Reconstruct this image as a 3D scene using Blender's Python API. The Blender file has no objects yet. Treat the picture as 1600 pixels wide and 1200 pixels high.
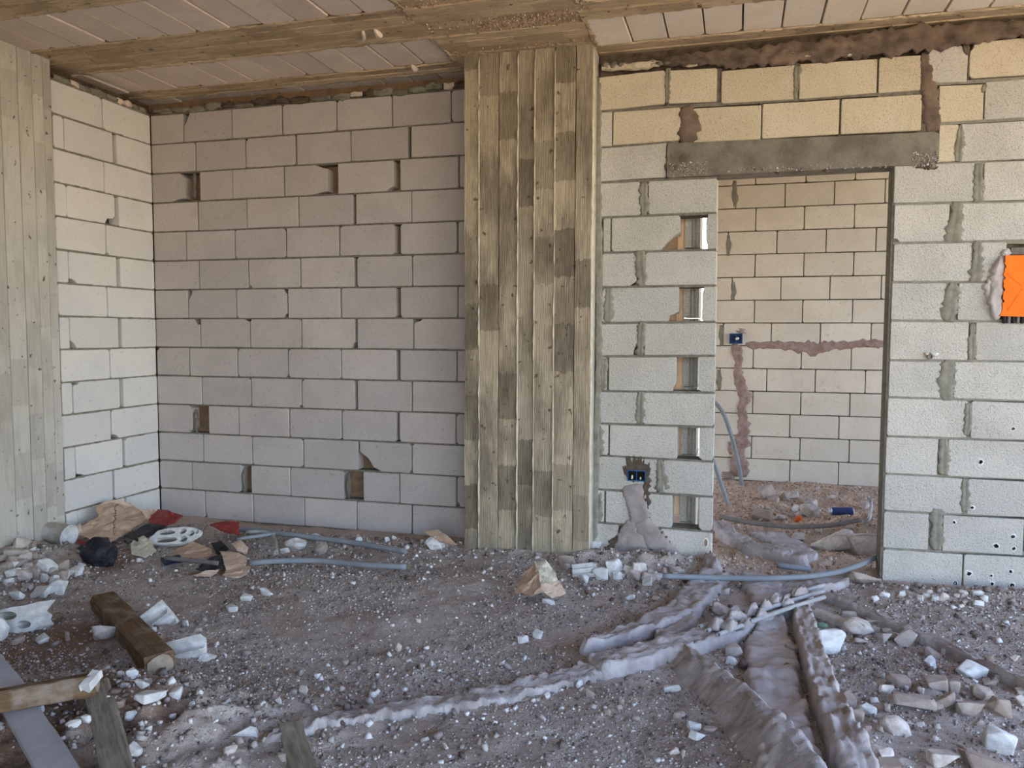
import bpy, bmesh, math, random
import numpy as np
from mathutils import Vector, Matrix, Euler
rnd = random.Random(7)
rng = np.random.default_rng(7)
S = bpy.context.scene
COL = S.collection

# ------------------------------------------------------------------ camera
FOC = 1240.0
YAW = math.radians(15.8); PITCH = math.atan(81/1240.0); ROLL = 0.003; CAMH = 1.37
Fh = np.array([-math.sin(YAW), math.cos(YAW), 0.0]); R0 = np.array([math.cos(YAW), math.sin(YAW), 0.0]); ZZ = np.array([0, 0, 1.0])
Fw = Fh*math.cos(PITCH) - ZZ*math.sin(PITCH); U0 = ZZ*math.cos(PITCH) + Fh*math.sin(PITCH)
Rt = R0*math.cos(ROLL) + U0*math.sin(ROLL); Up = -R0*math.sin(ROLL) + U0*math.cos(ROLL)
C0 = np.array([0, 0, CAMH])
def ray(x, y): return Fw + Rt*((x-800)/FOC) + Up*((600-y)/FOC)
def onY(x, y, Y): d = ray(x, y); return C0 + d*(Y/d[1])
def onX(x, y, X): d = ray(x, y); return C0 + d*(X/d[0])
def onZ(x, y, z=0.0): d = ray(x, y); return C0 + d*((z-CAMH)/d[2])
cam = bpy.data.cameras.new('camera'); camo = bpy.data.objects.new('camera', cam); COL.objects.link(camo)
cam.sensor_width = 36; cam.lens = FOC/1600*36; cam.clip_start = 0.05; cam.clip_end = 500
camo.matrix_world = Matrix(((Rt[0], Up[0], -Fw[0], 0), (Rt[1], Up[1], -Fw[1], 0), (Rt[2], Up[2], -Fw[2], CAMH), (0, 0, 0, 1)))
S.camera = camo
S.view_settings.view_transform = 'Standard'; S.view_settings.look = 'None'
S.view_settings.gamma = 1; S.view_settings.use_curve_mapping = False
S.view_settings.exposure = 1.75
S.cycles.use_denoising = True
S.cycles.max_bounces = 8; S.cycles.diffuse_bounces = 6
S.cycles.sample_clamp_indirect = 8

# ------------------------------------------------------------------ sky and sun
W = bpy.data.worlds.new('sky'); S.world = W; W.use_nodes = True
wn = W.node_tree.nodes; wl = W.node_tree.links
for n in list(wn): wn.remove(n)
wo = wn.new('ShaderNodeOutputWorld'); wb = wn.new('ShaderNodeBackground'); sk = wn.new('ShaderNodeTexSky')
sk.sky_type = 'NISHITA'; sk.sun_disc = False; sk.sun_elevation = math.radians(52); sk.sun_rotation = math.radians(-40)
sk.dust_density = 1.2; sk.air_density = 1.2; sk.ozone_density = 1.0
wb.inputs['Strength'].default_value = 0.40
tn = wn.new('ShaderNodeMix'); tn.data_type = 'RGBA'; tn.blend_type = 'MULTIPLY'; tn.inputs[0].default_value = 1; tn.inputs[7].default_value = (1.0, .955, 1.04, 1)
wl.new(sk.outputs[0], tn.inputs[6]); wl.new(tn.outputs[2], wb.inputs[0]); wl.new(wb.outputs[0], wo.inputs[0])
sun = bpy.data.lights.new('sun', 'SUN'); suno = bpy.data.objects.new('sun', sun); COL.objects.link(suno)
sun.energy = 4.2; sun.color = (1.0, 0.93, 0.82); sun.angle = math.radians(0.6)
# the sun stands behind the building (towards +Y and -X), so none of it enters the room
suno.rotation_euler = Vector((0.35, -0.60, -0.95)).to_track_quat('-Z', 'Y').to_euler()

# ------------------------------------------------------------------ helpers
WPOS = {}
def mk(name, V, F, mat, parent=None, loc=None, smooth=False, solid=False):
    V = np.asarray(V, float)
    if loc is None: loc = V.mean(0) if parent is not None else np.array([V[:, 0].mean(), V[:, 1].mean(), V[:, 2].min()])
    loc = np.asarray(loc, float)
    me = bpy.data.meshes.new(name); me.from_pydata((V-loc).tolist(), [], [tuple(int(i) for i in f) for f in F]); me.materials.append(mat)
    if smooth: me.polygons.foreach_set('use_smooth', [True]*len(me.polygons))
    me.update()
    o = bpy.data.objects.new(name, me); COL.objects.link(o)
    if parent is not None:
        o.parent = parent; o.location = loc - WPOS[parent.name]
    else: o.location = loc
    WPOS[o.name] = loc
    return o
def empty(name, loc):
    o = bpy.data.objects.new(name, None); COL.objects.link(o); o.location = loc; o.empty_display_size = .1
    WPOS[o.name] = np.asarray(loc, float); return o
def tag(o, label=None, cat=None, group=None, kind=None):
    if label: o['label'] = label
    if cat: o['category'] = cat
    if group: o['group'] = group
    if kind: o['kind'] = kind
    return o
def fixn(o):
    bm = bmesh.new(); bm.from_mesh(o.data); bmesh.ops.recalc_face_normals(bm, faces=bm.faces); bm.to_mesh(o.data); bm.free(); return o

def lin(c): return tuple(((v/255)/12.92 if v/255 <= .04045 else ((v/255+.055)/1.055)**2.4) for v in c) + (1,)
class NB:
    def __init__(s, name):
        s.m = bpy.data.materials.new(name); s.m.use_nodes = True; s.t = s.m.node_tree; s.n = s.t.nodes; s.l = s.t.links
        s.b = s.n['Principled BSDF']; s.b.inputs['Specular IOR Level'].default_value = .15; s.b.inputs['Roughness'].default_value = .95
        s.tc = s.n.new('ShaderNodeTexCoord'); s.geo = s.n.new('ShaderNodeNewGeometry')
    def noise(s, scale, detail=4, rough=.6, vec=None, mapscale=None):
        v = vec or s.geo.outputs['Position']
        if mapscale:
            mp = s.n.new('ShaderNodeMapping'); mp.inputs['Scale'].default_value = mapscale; s.l.new(v, mp.inputs[0]); v = mp.outputs[0]
        t = s.n.new('ShaderNodeTexNoise'); t.inputs['Scale'].default_value = scale; t.inputs['Detail'].default_value = detail; t.inputs['Roughness'].default_value = rough
        s.l.new(v, t.inputs['Vector']); return t.outputs['Fac']
    def ramp(s, fac, stops):
        r = s.n.new('ShaderNodeValToRGB'); e = r.color_ramp.elements
        while len(e) < len(stops): e.new(.5)
        for i, (p, c) in enumerate(stops): e[i].position = p; e[i].color = c if not isinstance(c, (int, float)) else (c, c, c, 1)
        s.l.new(fac, r.inputs[0]); return r.outputs[0]
    def mix(s, fac, a, b, mode='MIX'):
        m = s.n.new('ShaderNodeMix'); m.data_type = 'RGBA'; m.blend_type = mode
        for k, v in ((0, fac), (6, a), (7, b)):
            if isinstance(v, (int, float)): m.inputs[k].default_value = v
            elif isinstance(v, tuple): m.inputs[k].default_value = v
            else: s.l.new(v, m.inputs[k])
        return m.outputs[2]
    def bump(s, *hs):
        prev = None
        for h, st, d in hs:
            b = s.n.new('ShaderNodeBump'); b.inputs['Strength'].default_value = st; b.inputs['Distance'].default_value = d
            s.l.new(h, b.inputs['Height'])
            if prev: s.l.new(prev, b.inputs['Normal'])
            prev = b.outputs[0]
        s.l.new(prev, s.b.inputs['Normal'])
    def color(s, c): s.l.new(c, s.b.inputs['Base Color']); return s.m
    def rand(s): return s.n.new('ShaderNodeObjectInfo').outputs['Random']

def block_mat(name, ca, cb, stain, speck=.35, bumps=.5, stainamt=.5):
    k = NB(name)
    base = k.mix(k.rand(), lin(ca), lin(cb))
    cl = k.ramp(k.noise(3.5, 3, .55), [(.42, 0.0), (.68, stainamt)])
    base = k.mix(cl, base, lin(stain))
    sp = k.ramp(k.noise(125, 2, .7), [(.34, 1.0), (.46, 0.0)])
    sp2 = k.ramp(k.noise(38, 3, .6), [(.30, 1.0), (.36, 0.0)])
    dk = k.mix(1.0, base, (.55, .53, .5, 1), 'MULTIPLY')
    f = k.n.new('ShaderNodeMath'); f.operation = 'MULTIPLY'; f.inputs[1].default_value = speck; k.l.new(sp, f.inputs[0])
    c = k.mix(f.outputs[0], base, dk)
    f2 = k.n.new('ShaderNodeMath'); f2.operation = 'MULTIPLY'; f2.inputs[1].default_value = .45; k.l.new(sp2, f2.inputs[0])
    c = k.mix(f2.outputs[0], c, dk)
    k.bump((k.noise(95, 3, .7), bumps, .008), (k.noise(14, 3, .5), .4, .006))
    return k.color(c)
def plain(name, ca, cb, scale=20, bump=.5, rough=.95, dist=.004, bs=60):
    k = NB(name); k.b.inputs['Roughness'].default_value = rough
    c = k.mix(k.ramp(k.noise(scale, 4, .6), [(.35, 0.0), (.65, 1.0)]), lin(ca), lin(cb))
    k.bump((k.noise(bs, 4, .65), bump, dist)); return k.color(c)
def formed_mat(name, ca, cb, dark, axis, patch=.6, gr=1.0):
    k = NB(name)
    ms = [1, 1, 1]; ms[axis] = .06
    base = k.mix(k.rand(), lin(ca), lin(cb))
    # each board: the noise is offset by the object's random number
    ad = k.n.new('ShaderNodeVectorMath'); ad.operation = 'ADD'; k.l.new(k.geo.outputs['Position'], ad.inputs[0])
    cm = k.n.new('ShaderNodeMath'); cm.operation = 'MULTIPLY'; cm.inputs[1].default_value = 37; k.l.new(k.rand(), cm.inputs[0]); k.l.new(cm.outputs[0], ad.inputs[1])
    v = ad.outputs[0]
    grain = k.noise(150, 4, .6, v, tuple(ms))
    ms2 = [1, 1, 1]; ms2[axis] = .4
    pat = k.noise(5, 4, .6, v, tuple(ms2))
    c = k.mix(k.ramp(pat, [(.46, 0.0), (.62, patch*.7)]), base, lin(dark))
    # darker stretches left by different shuttering boards, each board its own
    sx = k.n.new('ShaderNodeSeparateXYZ'); k.l.new(k.geo.outputs['Position'], sx.inputs[0])
    def mth(op, a, b):
        m_ = k.n.new('ShaderNodeMath'); m_.operation = op
        for i_, v_ in enumerate((a, b)):
            if isinstance(v_, (int, float)): m_.inputs[i_].default_value = v_
            else: k.l.new(v_, m_.inputs[i_])
        return m_.outputs[0]
    pz = mth('ADD', mth('ADD', mth('MULTIPLY', sx.outputs[axis], 3.6), mth('MULTIPLY', k.rand(), 40)), mth('MULTIPLY', k.noise(60, 2, .5), .18))
    wn_ = k.n.new('ShaderNodeTexWhiteNoise'); wn_.noise_dimensions = '1D'; k.l.new(mth('FLOOR', pz, 0), wn_.inputs['W'])
    c = k.mix(k.ramp(wn_.outputs['Value'], [(.55, 0.0), (.62, patch*.3), (.95, patch*.75)]), c, lin(dark))
    fig = k.n.new('ShaderNodeTexWave'); fig.bands_direction = 'X' if axis == 2 else 'Y'; fig.inputs['Scale'].default_value = 30; fig.inputs['Distortion'].default_value = 14; fig.inputs['Detail'].default_value = 2; fig.inputs['Detail Scale'].default_value = .5
    mp_ = k.n.new('ShaderNodeMapping'); mp_.inputs['Scale'].default_value = tuple([1 if i_ != axis else .14 for i_ in range(3)]); k.l.new(v, mp_.inputs[0]); k.l.new(mp_.outputs[0], fig.inputs['Vector'])
    c = k.mix(k.ramp(fig.outputs['Fac'], [(.0, .5*gr), (.35, 0.0)]), c, k.mix(1.0, c, (.6, .57, .53, 1), 'MULTIPLY'))
    g = k.ramp(grain, [(.38, .55*gr), (.62, 0.0)])
    c = k.mix(g, c, k.mix(1.0, c, (.5, .48, .45, 1), 'MULTIPLY'))
    kn = k.ramp(k.noise(26, 2, .5, v), [(.27, .8), (.33, 0.0)])
    c = k.mix(kn, c, lin((70, 60, 48)))
    k.bump((fig.outputs['Fac'], .35*gr, .003), (grain, .7*gr, .005), (k.noise(70, 3, .7), .5, .005)); return k.color(c)

M = {}
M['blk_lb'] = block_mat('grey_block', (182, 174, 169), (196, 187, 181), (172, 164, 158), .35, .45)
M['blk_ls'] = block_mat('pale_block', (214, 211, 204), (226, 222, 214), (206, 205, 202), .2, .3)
M['blk_rw'] = block_mat('pitted_block', (186, 182, 172), (204, 198, 186), (172, 168, 156), .75, 1.0)
M['blk_yel'] = block_mat('yellowish_block', (198, 186, 162), (208, 196, 172), (186, 170, 142), .7, .8)  # pitted block copy with the warm bounce light of upper courses coloured in
M['blk_far'] = block_mat('cream_block', (208, 200, 184), (222, 213, 196), (198, 188, 170), .3, .4)
M['blk_ceil'] = block_mat('ceiling_block', (214, 198, 184), (226, 210, 196), (200, 184, 168), .15, .3)
M['blk_ceil_r'] = block_mat('pale_ceiling_block', (228, 218, 204), (238, 228, 214), (220, 206, 186), .15, .3)
M['mortar'] = plain('mortar', (128, 122, 110), (104, 98, 88), 30, .9)
M['mortar_dark'] = plain('dark_mortar', (104, 90, 76), (70, 62, 54), 25, 1.0)
M['mortar_band'] = plain('damp_mortar', (128, 110, 96), (92, 80, 70), 9, .8, dist=.008, bs=30)  # mortar in darker, browner tones
M['smear'] = plain('smeared_mortar', (122, 118, 104), (142, 138, 124), 26, .7)
M['fresh'] = plain('channel_mortar', (190, 180, 175), (168, 157, 150), 10, .5, dist=.006, bs=30)
M['chan'] = plain('grey_channel_mortar', (164, 153, 148), (140, 129, 123), 10, .5, dist=.006, bs=30)
M['redmort'] = plain('reddish_mortar', (166, 146, 138), (136, 112, 102), 22, .8)
M['screed'] = plain('dusty_screed', (184, 175, 171), (156, 145, 139), 9, .8, dist=.008, bs=50)
M['cavity'] = plain('cavity_concrete', (150, 124, 98), (122, 100, 78), 12, .8)  # brown shade of the open hollows put into the concrete colour
M['lintel'] = plain('lintel_concrete', (130, 124, 112), (104, 98, 88), 9, 1.0, dist=.007, bs=45)
M['colboard'] = formed_mat('board_marked_concrete', (200, 184, 156), (172, 159, 137), (100, 90, 78), 2, .9)
M['lcol'] = formed_mat('pale_formed_concrete', (206, 202, 190), (192, 187, 174), (156, 150, 138), 2, .6, .3)
M['rib'] = formed_mat('rib_concrete', (226, 204, 172), (208, 186, 152), (160, 140, 112), 0, .7)
M['edge'] = plain('pale_grout', (206, 198, 176), (182, 174, 152), 20, .6)
M['white'] = plain('white_concrete', (222, 220, 214), (196, 192, 186), 25, .6)
M['grey'] = plain('grey_render', (150, 146, 140), (136, 132, 126), 4, .3)
M['pipe'] = plain('grey_pvc', (138, 143, 147), (124, 129, 133), 6, .05, .45)
M['pipe_d'] = plain('dusty_pvc', (122, 116, 110), (108, 102, 98), 12, .1, .6)
M['pipe_w'] = plain('pale_dusty_pvc', (176, 174, 172), (150, 146, 143), 12, .2, .6)
M['paper'] = plain('kraft_paper', (190, 162, 138), (172, 144, 120), 9, .4, .85)
M['paper_l'] = plain('pale_kraft_paper', (214, 190, 168), (196, 170, 148), 9, .4, .85)
M['red'] = plain('red_plastic', (150, 62, 56), (120, 46, 42), 12, .2, .5)
M['black'] = plain('black_plastic', (52, 50, 56), (34, 32, 36), 12, .3, .5)
M['dark'] = plain('dark_hollow', (20, 17, 15), (30, 26, 22), 12, .3)  # shade inside holes and the wall box, painted as near-black
M['blue'] = plain('blue_plastic', (34, 92, 140), (28, 78, 122), 12, .1, .4)
M['navy'] = plain('navy_plastic', (40, 52, 90), (28, 36, 66), 12, .1, .5)
M['can'] = plain('blue_can_paint', (70, 82, 130), (58, 68, 112), 12, .05, .4)
M['silver'] = plain('aluminium', (200, 204, 210), (180, 184, 190), 12, .05, .35); M['silver'].node_tree.nodes['Principled BSDF'].inputs['Metallic'].default_value = .6
M['orange'] = plain('orange_plastic', (255, 118, 8), (250, 106, 4), 3, .05, .45)
M['orange_chip'] = plain('orange_scrap', (232, 104, 44), (214, 92, 38), 8, .1, .6)
M['greenp'] = plain('green_plastic', (112, 140, 122), (92, 120, 104), 8, .1, .5)
M['print'] = plain('faded_print', (70, 62, 58), (84, 76, 70), 12, .1, .9)
def wood_mat(name, a, b, axis=1):
    k = NB(name); ms = [1, 1, 1]; ms[axis] = .08
    g = k.noise(70, 4, .6, k.tc.outputs['Object'], tuple(ms))
    c = k.mix(k.ramp(g, [(.35, 0.0), (.65, 1.0)]), lin(a), lin(b))
    c = k.mix(k.ramp(k.noise(9, 4, .6), [(.5, 0.0), (.7, .5)]), c, lin((170, 160, 148)))
    k.bump((g, .7, .004), (k.noise(60, 3, .6), .4, .003)); return k.color(c)
M['wood'] = wood_mat('brown_timber', (126, 100, 72), (94, 74, 54), 0)
M['wood_g'] = wood_mat('dusty_timber', (150, 140, 124), (110, 100, 84), 0)
M['plank'] = plain('smooth_grey_plank', (172, 168, 168), (150, 146, 144), 5, .3)
M['sawn'] = plain('sawn_end', (176, 160, 138), (150, 134, 112), 30, .5)
M['wood_o'] = wood_mat('orange_timber', (240, 204, 168), (228, 188, 150), 2)  # warm sunlight on the strip behind the slots, put into the colour
k = NB('rubble'); r_ = k.rand()
c = k.mix(r_, lin((150, 134, 122)), lin((214, 204, 194)))
c = k.mix(k.ramp(k.noise(30, 4, .6), [(.4, 0.0), (.65, .5)]), c, lin((140, 116, 98)))
k.bump((k.noise(110, 3, .7), .6, .004)); M['rubble'] = k.color(c)
k = NB('gravel')
c = k.ramp(k.geo.outputs['Random Per Island'], [(0, lin((90, 78, 72))), (.3, lin((138, 124, 116))), (.8, lin((178, 167, 159))), (1, lin((230, 226, 220)))])
M['gravel'] = k.color(c)
k = NB('gravel_tan')
c = k.ramp(k.geo.outputs['Random Per Island'], [(0, lin((146, 116, 92))), (.5, lin((182, 152, 126))), (.9, lin((206, 182, 158))), (1, lin((226, 220, 212)))])
M['gravel_tan'] = k.color(c)
# floor dust: grey brown, tan in the next room
k = NB('dusty_floor')
sx = k.n.new('ShaderNodeSeparateXYZ'); k.l.new(k.geo.outputs['Position'], sx.inputs[0])
mr = k.n.new('ShaderNodeMapRange'); mr.inputs[1].default_value = 4.5; mr.inputs[2].default_value = 5.1; k.l.new(sx.outputs[1], mr.inputs[0])
g1 = k.mix(k.ramp(k.noise(2.2, 5, .65), [(.38, 0.0), (.62, 1.0)]), lin((172, 155, 142)), lin((198, 186, 176)))
g2 = k.mix(k.ramp(k.noise(6, 4, .6), [(.4, 0.0), (.7, 1.0)]), lin((190, 162, 138)), lin((214, 190, 168)))
c = k.mix(mr.outputs[0], g1, g2)
for (bx, by, br) in [(float(onZ(px_, py_)[0]), float(onZ(px_, py_)[1]), r_3) for px_, py_, r_3 in ((70, 1010, .36), (110, 1150, .34), (165, 880, .16), (330, 895, .08))]:
    dv = k.n.new('ShaderNodeVectorMath'); dv.operation = 'DISTANCE'; k.l.new(k.geo.outputs['Position'], dv.inputs[0]); dv.inputs[1].default_value = (bx, by, 0)
    ad_ = k.n.new('ShaderNodeMath'); ad_.operation = 'ADD'; k.l.new(dv.outputs['Value'], ad_.inputs[0])
    ns_ = k.n.new('ShaderNodeMath'); ns_.operation = 'MULTIPLY'; ns_.inputs[1].default_value = .6; k.l.new(k.noise(5, 3, .6), ns_.inputs[0]); k.l.new(ns_.outputs[0], ad_.inputs[1])
    c = k.mix(k.ramp(ad_.outputs[0], [(min(.95, br*.75+.3), .85), (min(1, br+.38), 0.0)]), c, lin((132, 100, 76)))
c = k.mix(k.ramp(k.noise(9, 4, .7), [(.54, 0.0), (.7, .45)]), c, lin((122, 98, 80)))
c = k.mix(k.ramp(k.noise(160, 3, .7), [(.32, .6), (.45, 0.0)]), c, lin((78, 64, 56)))
c = k.mix(k.ramp(k.noise(90, 3, .7), [(.58, 0.0), (.7, .7)]), c, lin((186, 178, 172)))
k.bump((k.noise(45, 5, .75), .9, .012), (k.noise(160, 3, .7), .8, .005)); M['floor'] = k.color(c)
M['ground'] = plain('sandy_ground', (214, 190, 150), (196, 170, 128), .4, .2)

# value noise on numpy
_lat = rng.random((257, 257))
def vnoise(x, y):
    xi = np.floor(x).astype(int); yi = np.floor(y).astype(int); fx = x-xi; fy = y-yi
    fx = fx*fx*(3-2*fx); fy = fy*fy*(3-2*fy); a = xi % 256; b = yi % 256
    return (_lat[a, b]*(1-fx)+_lat[a+1, b]*fx)*(1-fy)+(_lat[a, b+1]*(1-fx)+_lat[a+1, b+1]*fx)*fy
def fbm(x, y, s, o=4):
    r = 0; amp = .5; tot = 0
    for i in range(o): r = r+amp*vnoise(x*s+17*i, y*s+31*i); tot += amp; amp *= .55; s *= 2.03
    return r/tot-.5
MOUNDS = []     # (x, y, rx, ry, h)
def mound(px, py, rx, ry, h, z=0): p = onZ(px, py, z); MOUNDS.append((p[0], p[1], rx, ry, h))
mound(15, 880, .42, .30, .11); mound(75, 930, .3, .2, .03); mound(190, 860, .5, .3, .015)
mound(940, 880, .32, .14, .05); mound(1030, 885, .28, .14, .06); mound(830, 868, .5, .12, .035); mound(1100, 880, .15, .2, .03)
mound(560, 850, 1.1, .22, .03); mound(1420, 930, .25, .1, .03); mound(1590, 935, .25, .12, .04)
mound(240, 1150, .5, .35, .08); mound(60, 1130, .6, .4, .06); mound(230, 1010, .25, .2, .03)
mound(1350, 835, .35, .3, .10); mound(1180, 800, .4, .3, .06); mound(1250, 770, 1.2, .3, .05); mound(1450, 1080, .4, .3, .04)
mound(1300, 1200, .4, .3, .04); mound(1300, 880, .3, .15, .05)
def hfloor(x, y):
    x = np.asarray(x, float); y = np.asarray(y, float)
    h = .035*fbm(x, y, 1.6, 3)+.016*fbm(x+9, y+3, 9, 3)+.008*fbm(x+5, y+8, 38, 2)
    for mx, my, rx, ry, hh in MOUNDS:
        h = h+hh*np.exp(-(((x-mx)/rx)**2+((y-my)/ry)**2))*(1+.5*fbm(x, y, 14, 3)*2)
    return h
def fl(px, py, dz=0):
    p = onZ(px, py, 0)
    for _ in range(3): p = onZ(px, py, float(hfloor(p[0], p[1]))+dz)
    return p

# ------------------------------------------------------------------ outdoors ground
g = mk('ground_outside', [(-80, -80, -.45), (80, -80, -.45), (80, 90, -.45), (-80, 90, -.45)], [(0, 1, 2, 3)], M['ground'], loc=(0, 0, -.45)); tag(g, kind='structure')

# ------------------------------------------------------------------ floor
xs = np.arange(-4.4, 3.3, .014)
ys = np.concatenate([np.arange(-2.2, 1.8, .1), np.arange(1.8, 5.2, .014), np.arange(5.2, 7.75, .028)])
X, Y = np.meshgrid(xs, ys, indexing='ij'); Zh = hfloor(X, Y)
nx, ny = X.shape
V = np.stack([X.ravel(), Y.ravel(), Zh.ravel()], 1)
I = (np.arange(nx-1)[:, None]*ny+np.arange(ny-1)[None, :]).ravel()
Fq = np.stack([I, I+ny, I+ny+1, I+1], 1)
me = bpy.data.meshes.new('floor')
me.vertices.add(len(V)); me.vertices.foreach_set('co', V.ravel()); me.loops.add(len(Fq)*4); me.loops.foreach_set('vertex_index', Fq.ravel().astype(np.int32))
me.polygons.add(len(Fq)); me.polygons.foreach_set('loop_start', np.arange(0, len(Fq)*4, 4, dtype=np.int32))
me.update(calc_edges=True); me.materials.append(M['floor'])
me.polygons.foreach_set('use_smooth', np.ones(len(Fq), bool))
flo = bpy.data.objects.new('floor', me); COL.objects.link(flo); tag(flo, kind='structure'); WPOS['floor'] = np.zeros(3)
def boxv(x0, x1, y0, y1, z0, z1):
    return [(x, y, z) for x in (x0, x1) for y in (y0, y1) for z in (z0, z1)], [(0, 1, 3, 2), (4, 6, 7, 5), (0, 4, 5, 1), (2, 3, 7, 6), (0, 2, 6, 4), (1, 5, 7, 3)]
def box(name, x0, x1, y0, y1, z0, z1, mat, parent=None):
    v, f = boxv(x0, x1, y0, y1, z0, z1); return mk(name, v, f, mat, parent)
o = box('floor_slab', -4.5, 3.3, -2.3, 10, -.3, -.12, M['grey']); o['kind'] = 'structure'

# ------------------------------------------------------------------ blocks
def block_outline(q, chips, r):
    """q: four corners (u,v) in order bottom-left, bottom-right, top-right, top-left"""
    out = []
    for i in range(4):
        c = np.array(q[i]); a = np.array(q[i-1]); b = np.array(q[(i+1) % 4])
        ua = (a-c)/np.linalg.norm(a-c); ub = (b-c)/np.linalg.norm(b-c)
        if i in chips:
            da, db = chips[i]     # along the edge to the previous corner, along the edge to the next
            p0 = c+ua*da; p1 = c+ub*db
            out += [p0, p0*.62+p1*.38+(ua+ub)*rnd.uniform(.0, .25)*min(da, db), p0*.3+p1*.7+(ua+ub)*rnd.uniform(-.15, .15)*min(da, db), p1]
        else:
            rr = r*rnd.uniform(.4, 1.6); out += [c+ua*rr, c+ub*rr*rnd.uniform(.7, 1.3)]
        if i in (0, 2) and np.linalg.norm(b-c) > .15:
            out.append(c+(b-c)*rnd.uniform(.35, .65)+np.array([0, rnd.uniform(-.0015, .0015)]))
    return out
def block(q, to3, depth, mat, parent, name='block', chips=None, r=.005, push=None, bev=.003):
    """to3(u, v, d): the point d behind the face"""
    o2 = block_outline(q, chips or {}, r); n = len(o2); c = np.mean(o2, 0)
    p = rnd.uniform(-.002, .002) if push is None else push
    V = []; tl = rnd.uniform(-.002, .002)
    for d, ins in ((p, bev), (p+bev*1.3, 0), (depth, 0)):
        for a in o2:
            w = (c-a); L = np.linalg.norm(w); a2 = a+w/L*ins*1.2
            V.append(to3(a2[0], a2[1], d+(tl*(a2[0]-c[0])/.2 if d < depth else 0)))
    F = [tuple(range(n))]
    for k_ in (0, 1):
        for i in range(n): j = (i+1) % n; F.append((k_*n+i, k_*n+n+i, k_*n+n+j, k_*n+j))
    o = mk(name, V, F, mat, parent); return fixn(o)
def sweep(name, P, Wd, Ht, nrm, mat, parent=None, prof=None, jit=.15, step=.02, sink=.008, base=None, smooth=True, loc=None, rag=.0, rough=0.0):
    from mathutils import noise as mn
    """lumpy band along a path lying on a surface"""
    P = np.asarray(P, float); nrm = np.asarray(nrm, float)
    L = np.concatenate([[0], np.cumsum(np.linalg.norm(np.diff(P, axis=0), axis=1))])
    m = max(3, int(L[-1]/step)); t = np.linspace(0, L[-1], m)
    Wd = np.interp(t, L, np.broadcast_to(Wd, len(P))) ; Ht = np.interp(t, L, np.broadcast_to(Ht, len(P)))
    Q = np.stack([np.interp(t, L, P[:, i]) for i in range(3)], 1)
    for _ in range(int(.06/step)): Q[1:-1] = (Q[:-2]+2*Q[1:-1]+Q[2:])/4
    T = np.gradient(Q, axis=0); T /= np.linalg.norm(T, axis=1)[:, None]
    Sd = np.cross(T, nrm); Sd /= np.linalg.norm(Sd, axis=1)[:, None]
    prof = prof or [(-1, 0), (-.8, .75), (-.4, 1), (0, .85), (.4, 1), (.8, .75), (1, 0)]
    k_ = len(prof); V = []
    s0 = rnd.uniform(0, 99)
    for i in range(m):
        en = min(1, i/2.0, (m-1-i)/2.0)*.75+.25
        rl = 1+rag*(rnd.random()-.5)*2; rr = 1+rag*(rnd.random()-.5)*2
        for j, (a, h) in enumerate(prof):
            wv = .5+float(vnoise(np.array(t[i]*22+s0), np.array(j*.9+s0)))
            aa = a*(rl if a < 0 else rr)*(1+jit*.6*(wv-1))
            p = Q[i]+Sd[i]*aa*Wd[i]/2*(en*.5+.5)
            hh = h*Ht[i]*en*(1+jit*2.2*(wv-1))
            if base is not None: p = np.array([p[0], p[1], float(base(p[0], p[1]))])
            edge = j in (0, k_-1)
            if rough:
                q3 = Vector(Q[i]+Sd[i]*aa*Wd[i]/2)
                rd = abs(mn.noise(q3*7+Vector((s0, 0, 0))))*1.2+.6*abs(mn.noise(q3*19))+.3*mn.noise(q3*55)-.4
                hh += rough*rd*(1 if not edge else .2)*en; p = p+Sd[i]*rough*(.8*mn.noise(Vector(Q[i])*9+Vector((0, s0, 0)))*a+.35*mn.noise(q3*26))
            V.append(p+nrm*(hh-(sink if edge else 0)))
    F = [(i*k_+j, i*k_+j+1, (i+1)*k_+j+1, (i+1)*k_+j) for i in range(m-1) for j in range(k_-1)]
    F.append(tuple(range(k_))); F.append(tuple((m-1)*k_+j for j in reversed(range(k_))))
    return fixn(mk(name, V, F, mat, parent, smooth=smooth, loc=loc))

PITCHZ = .2085
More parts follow.
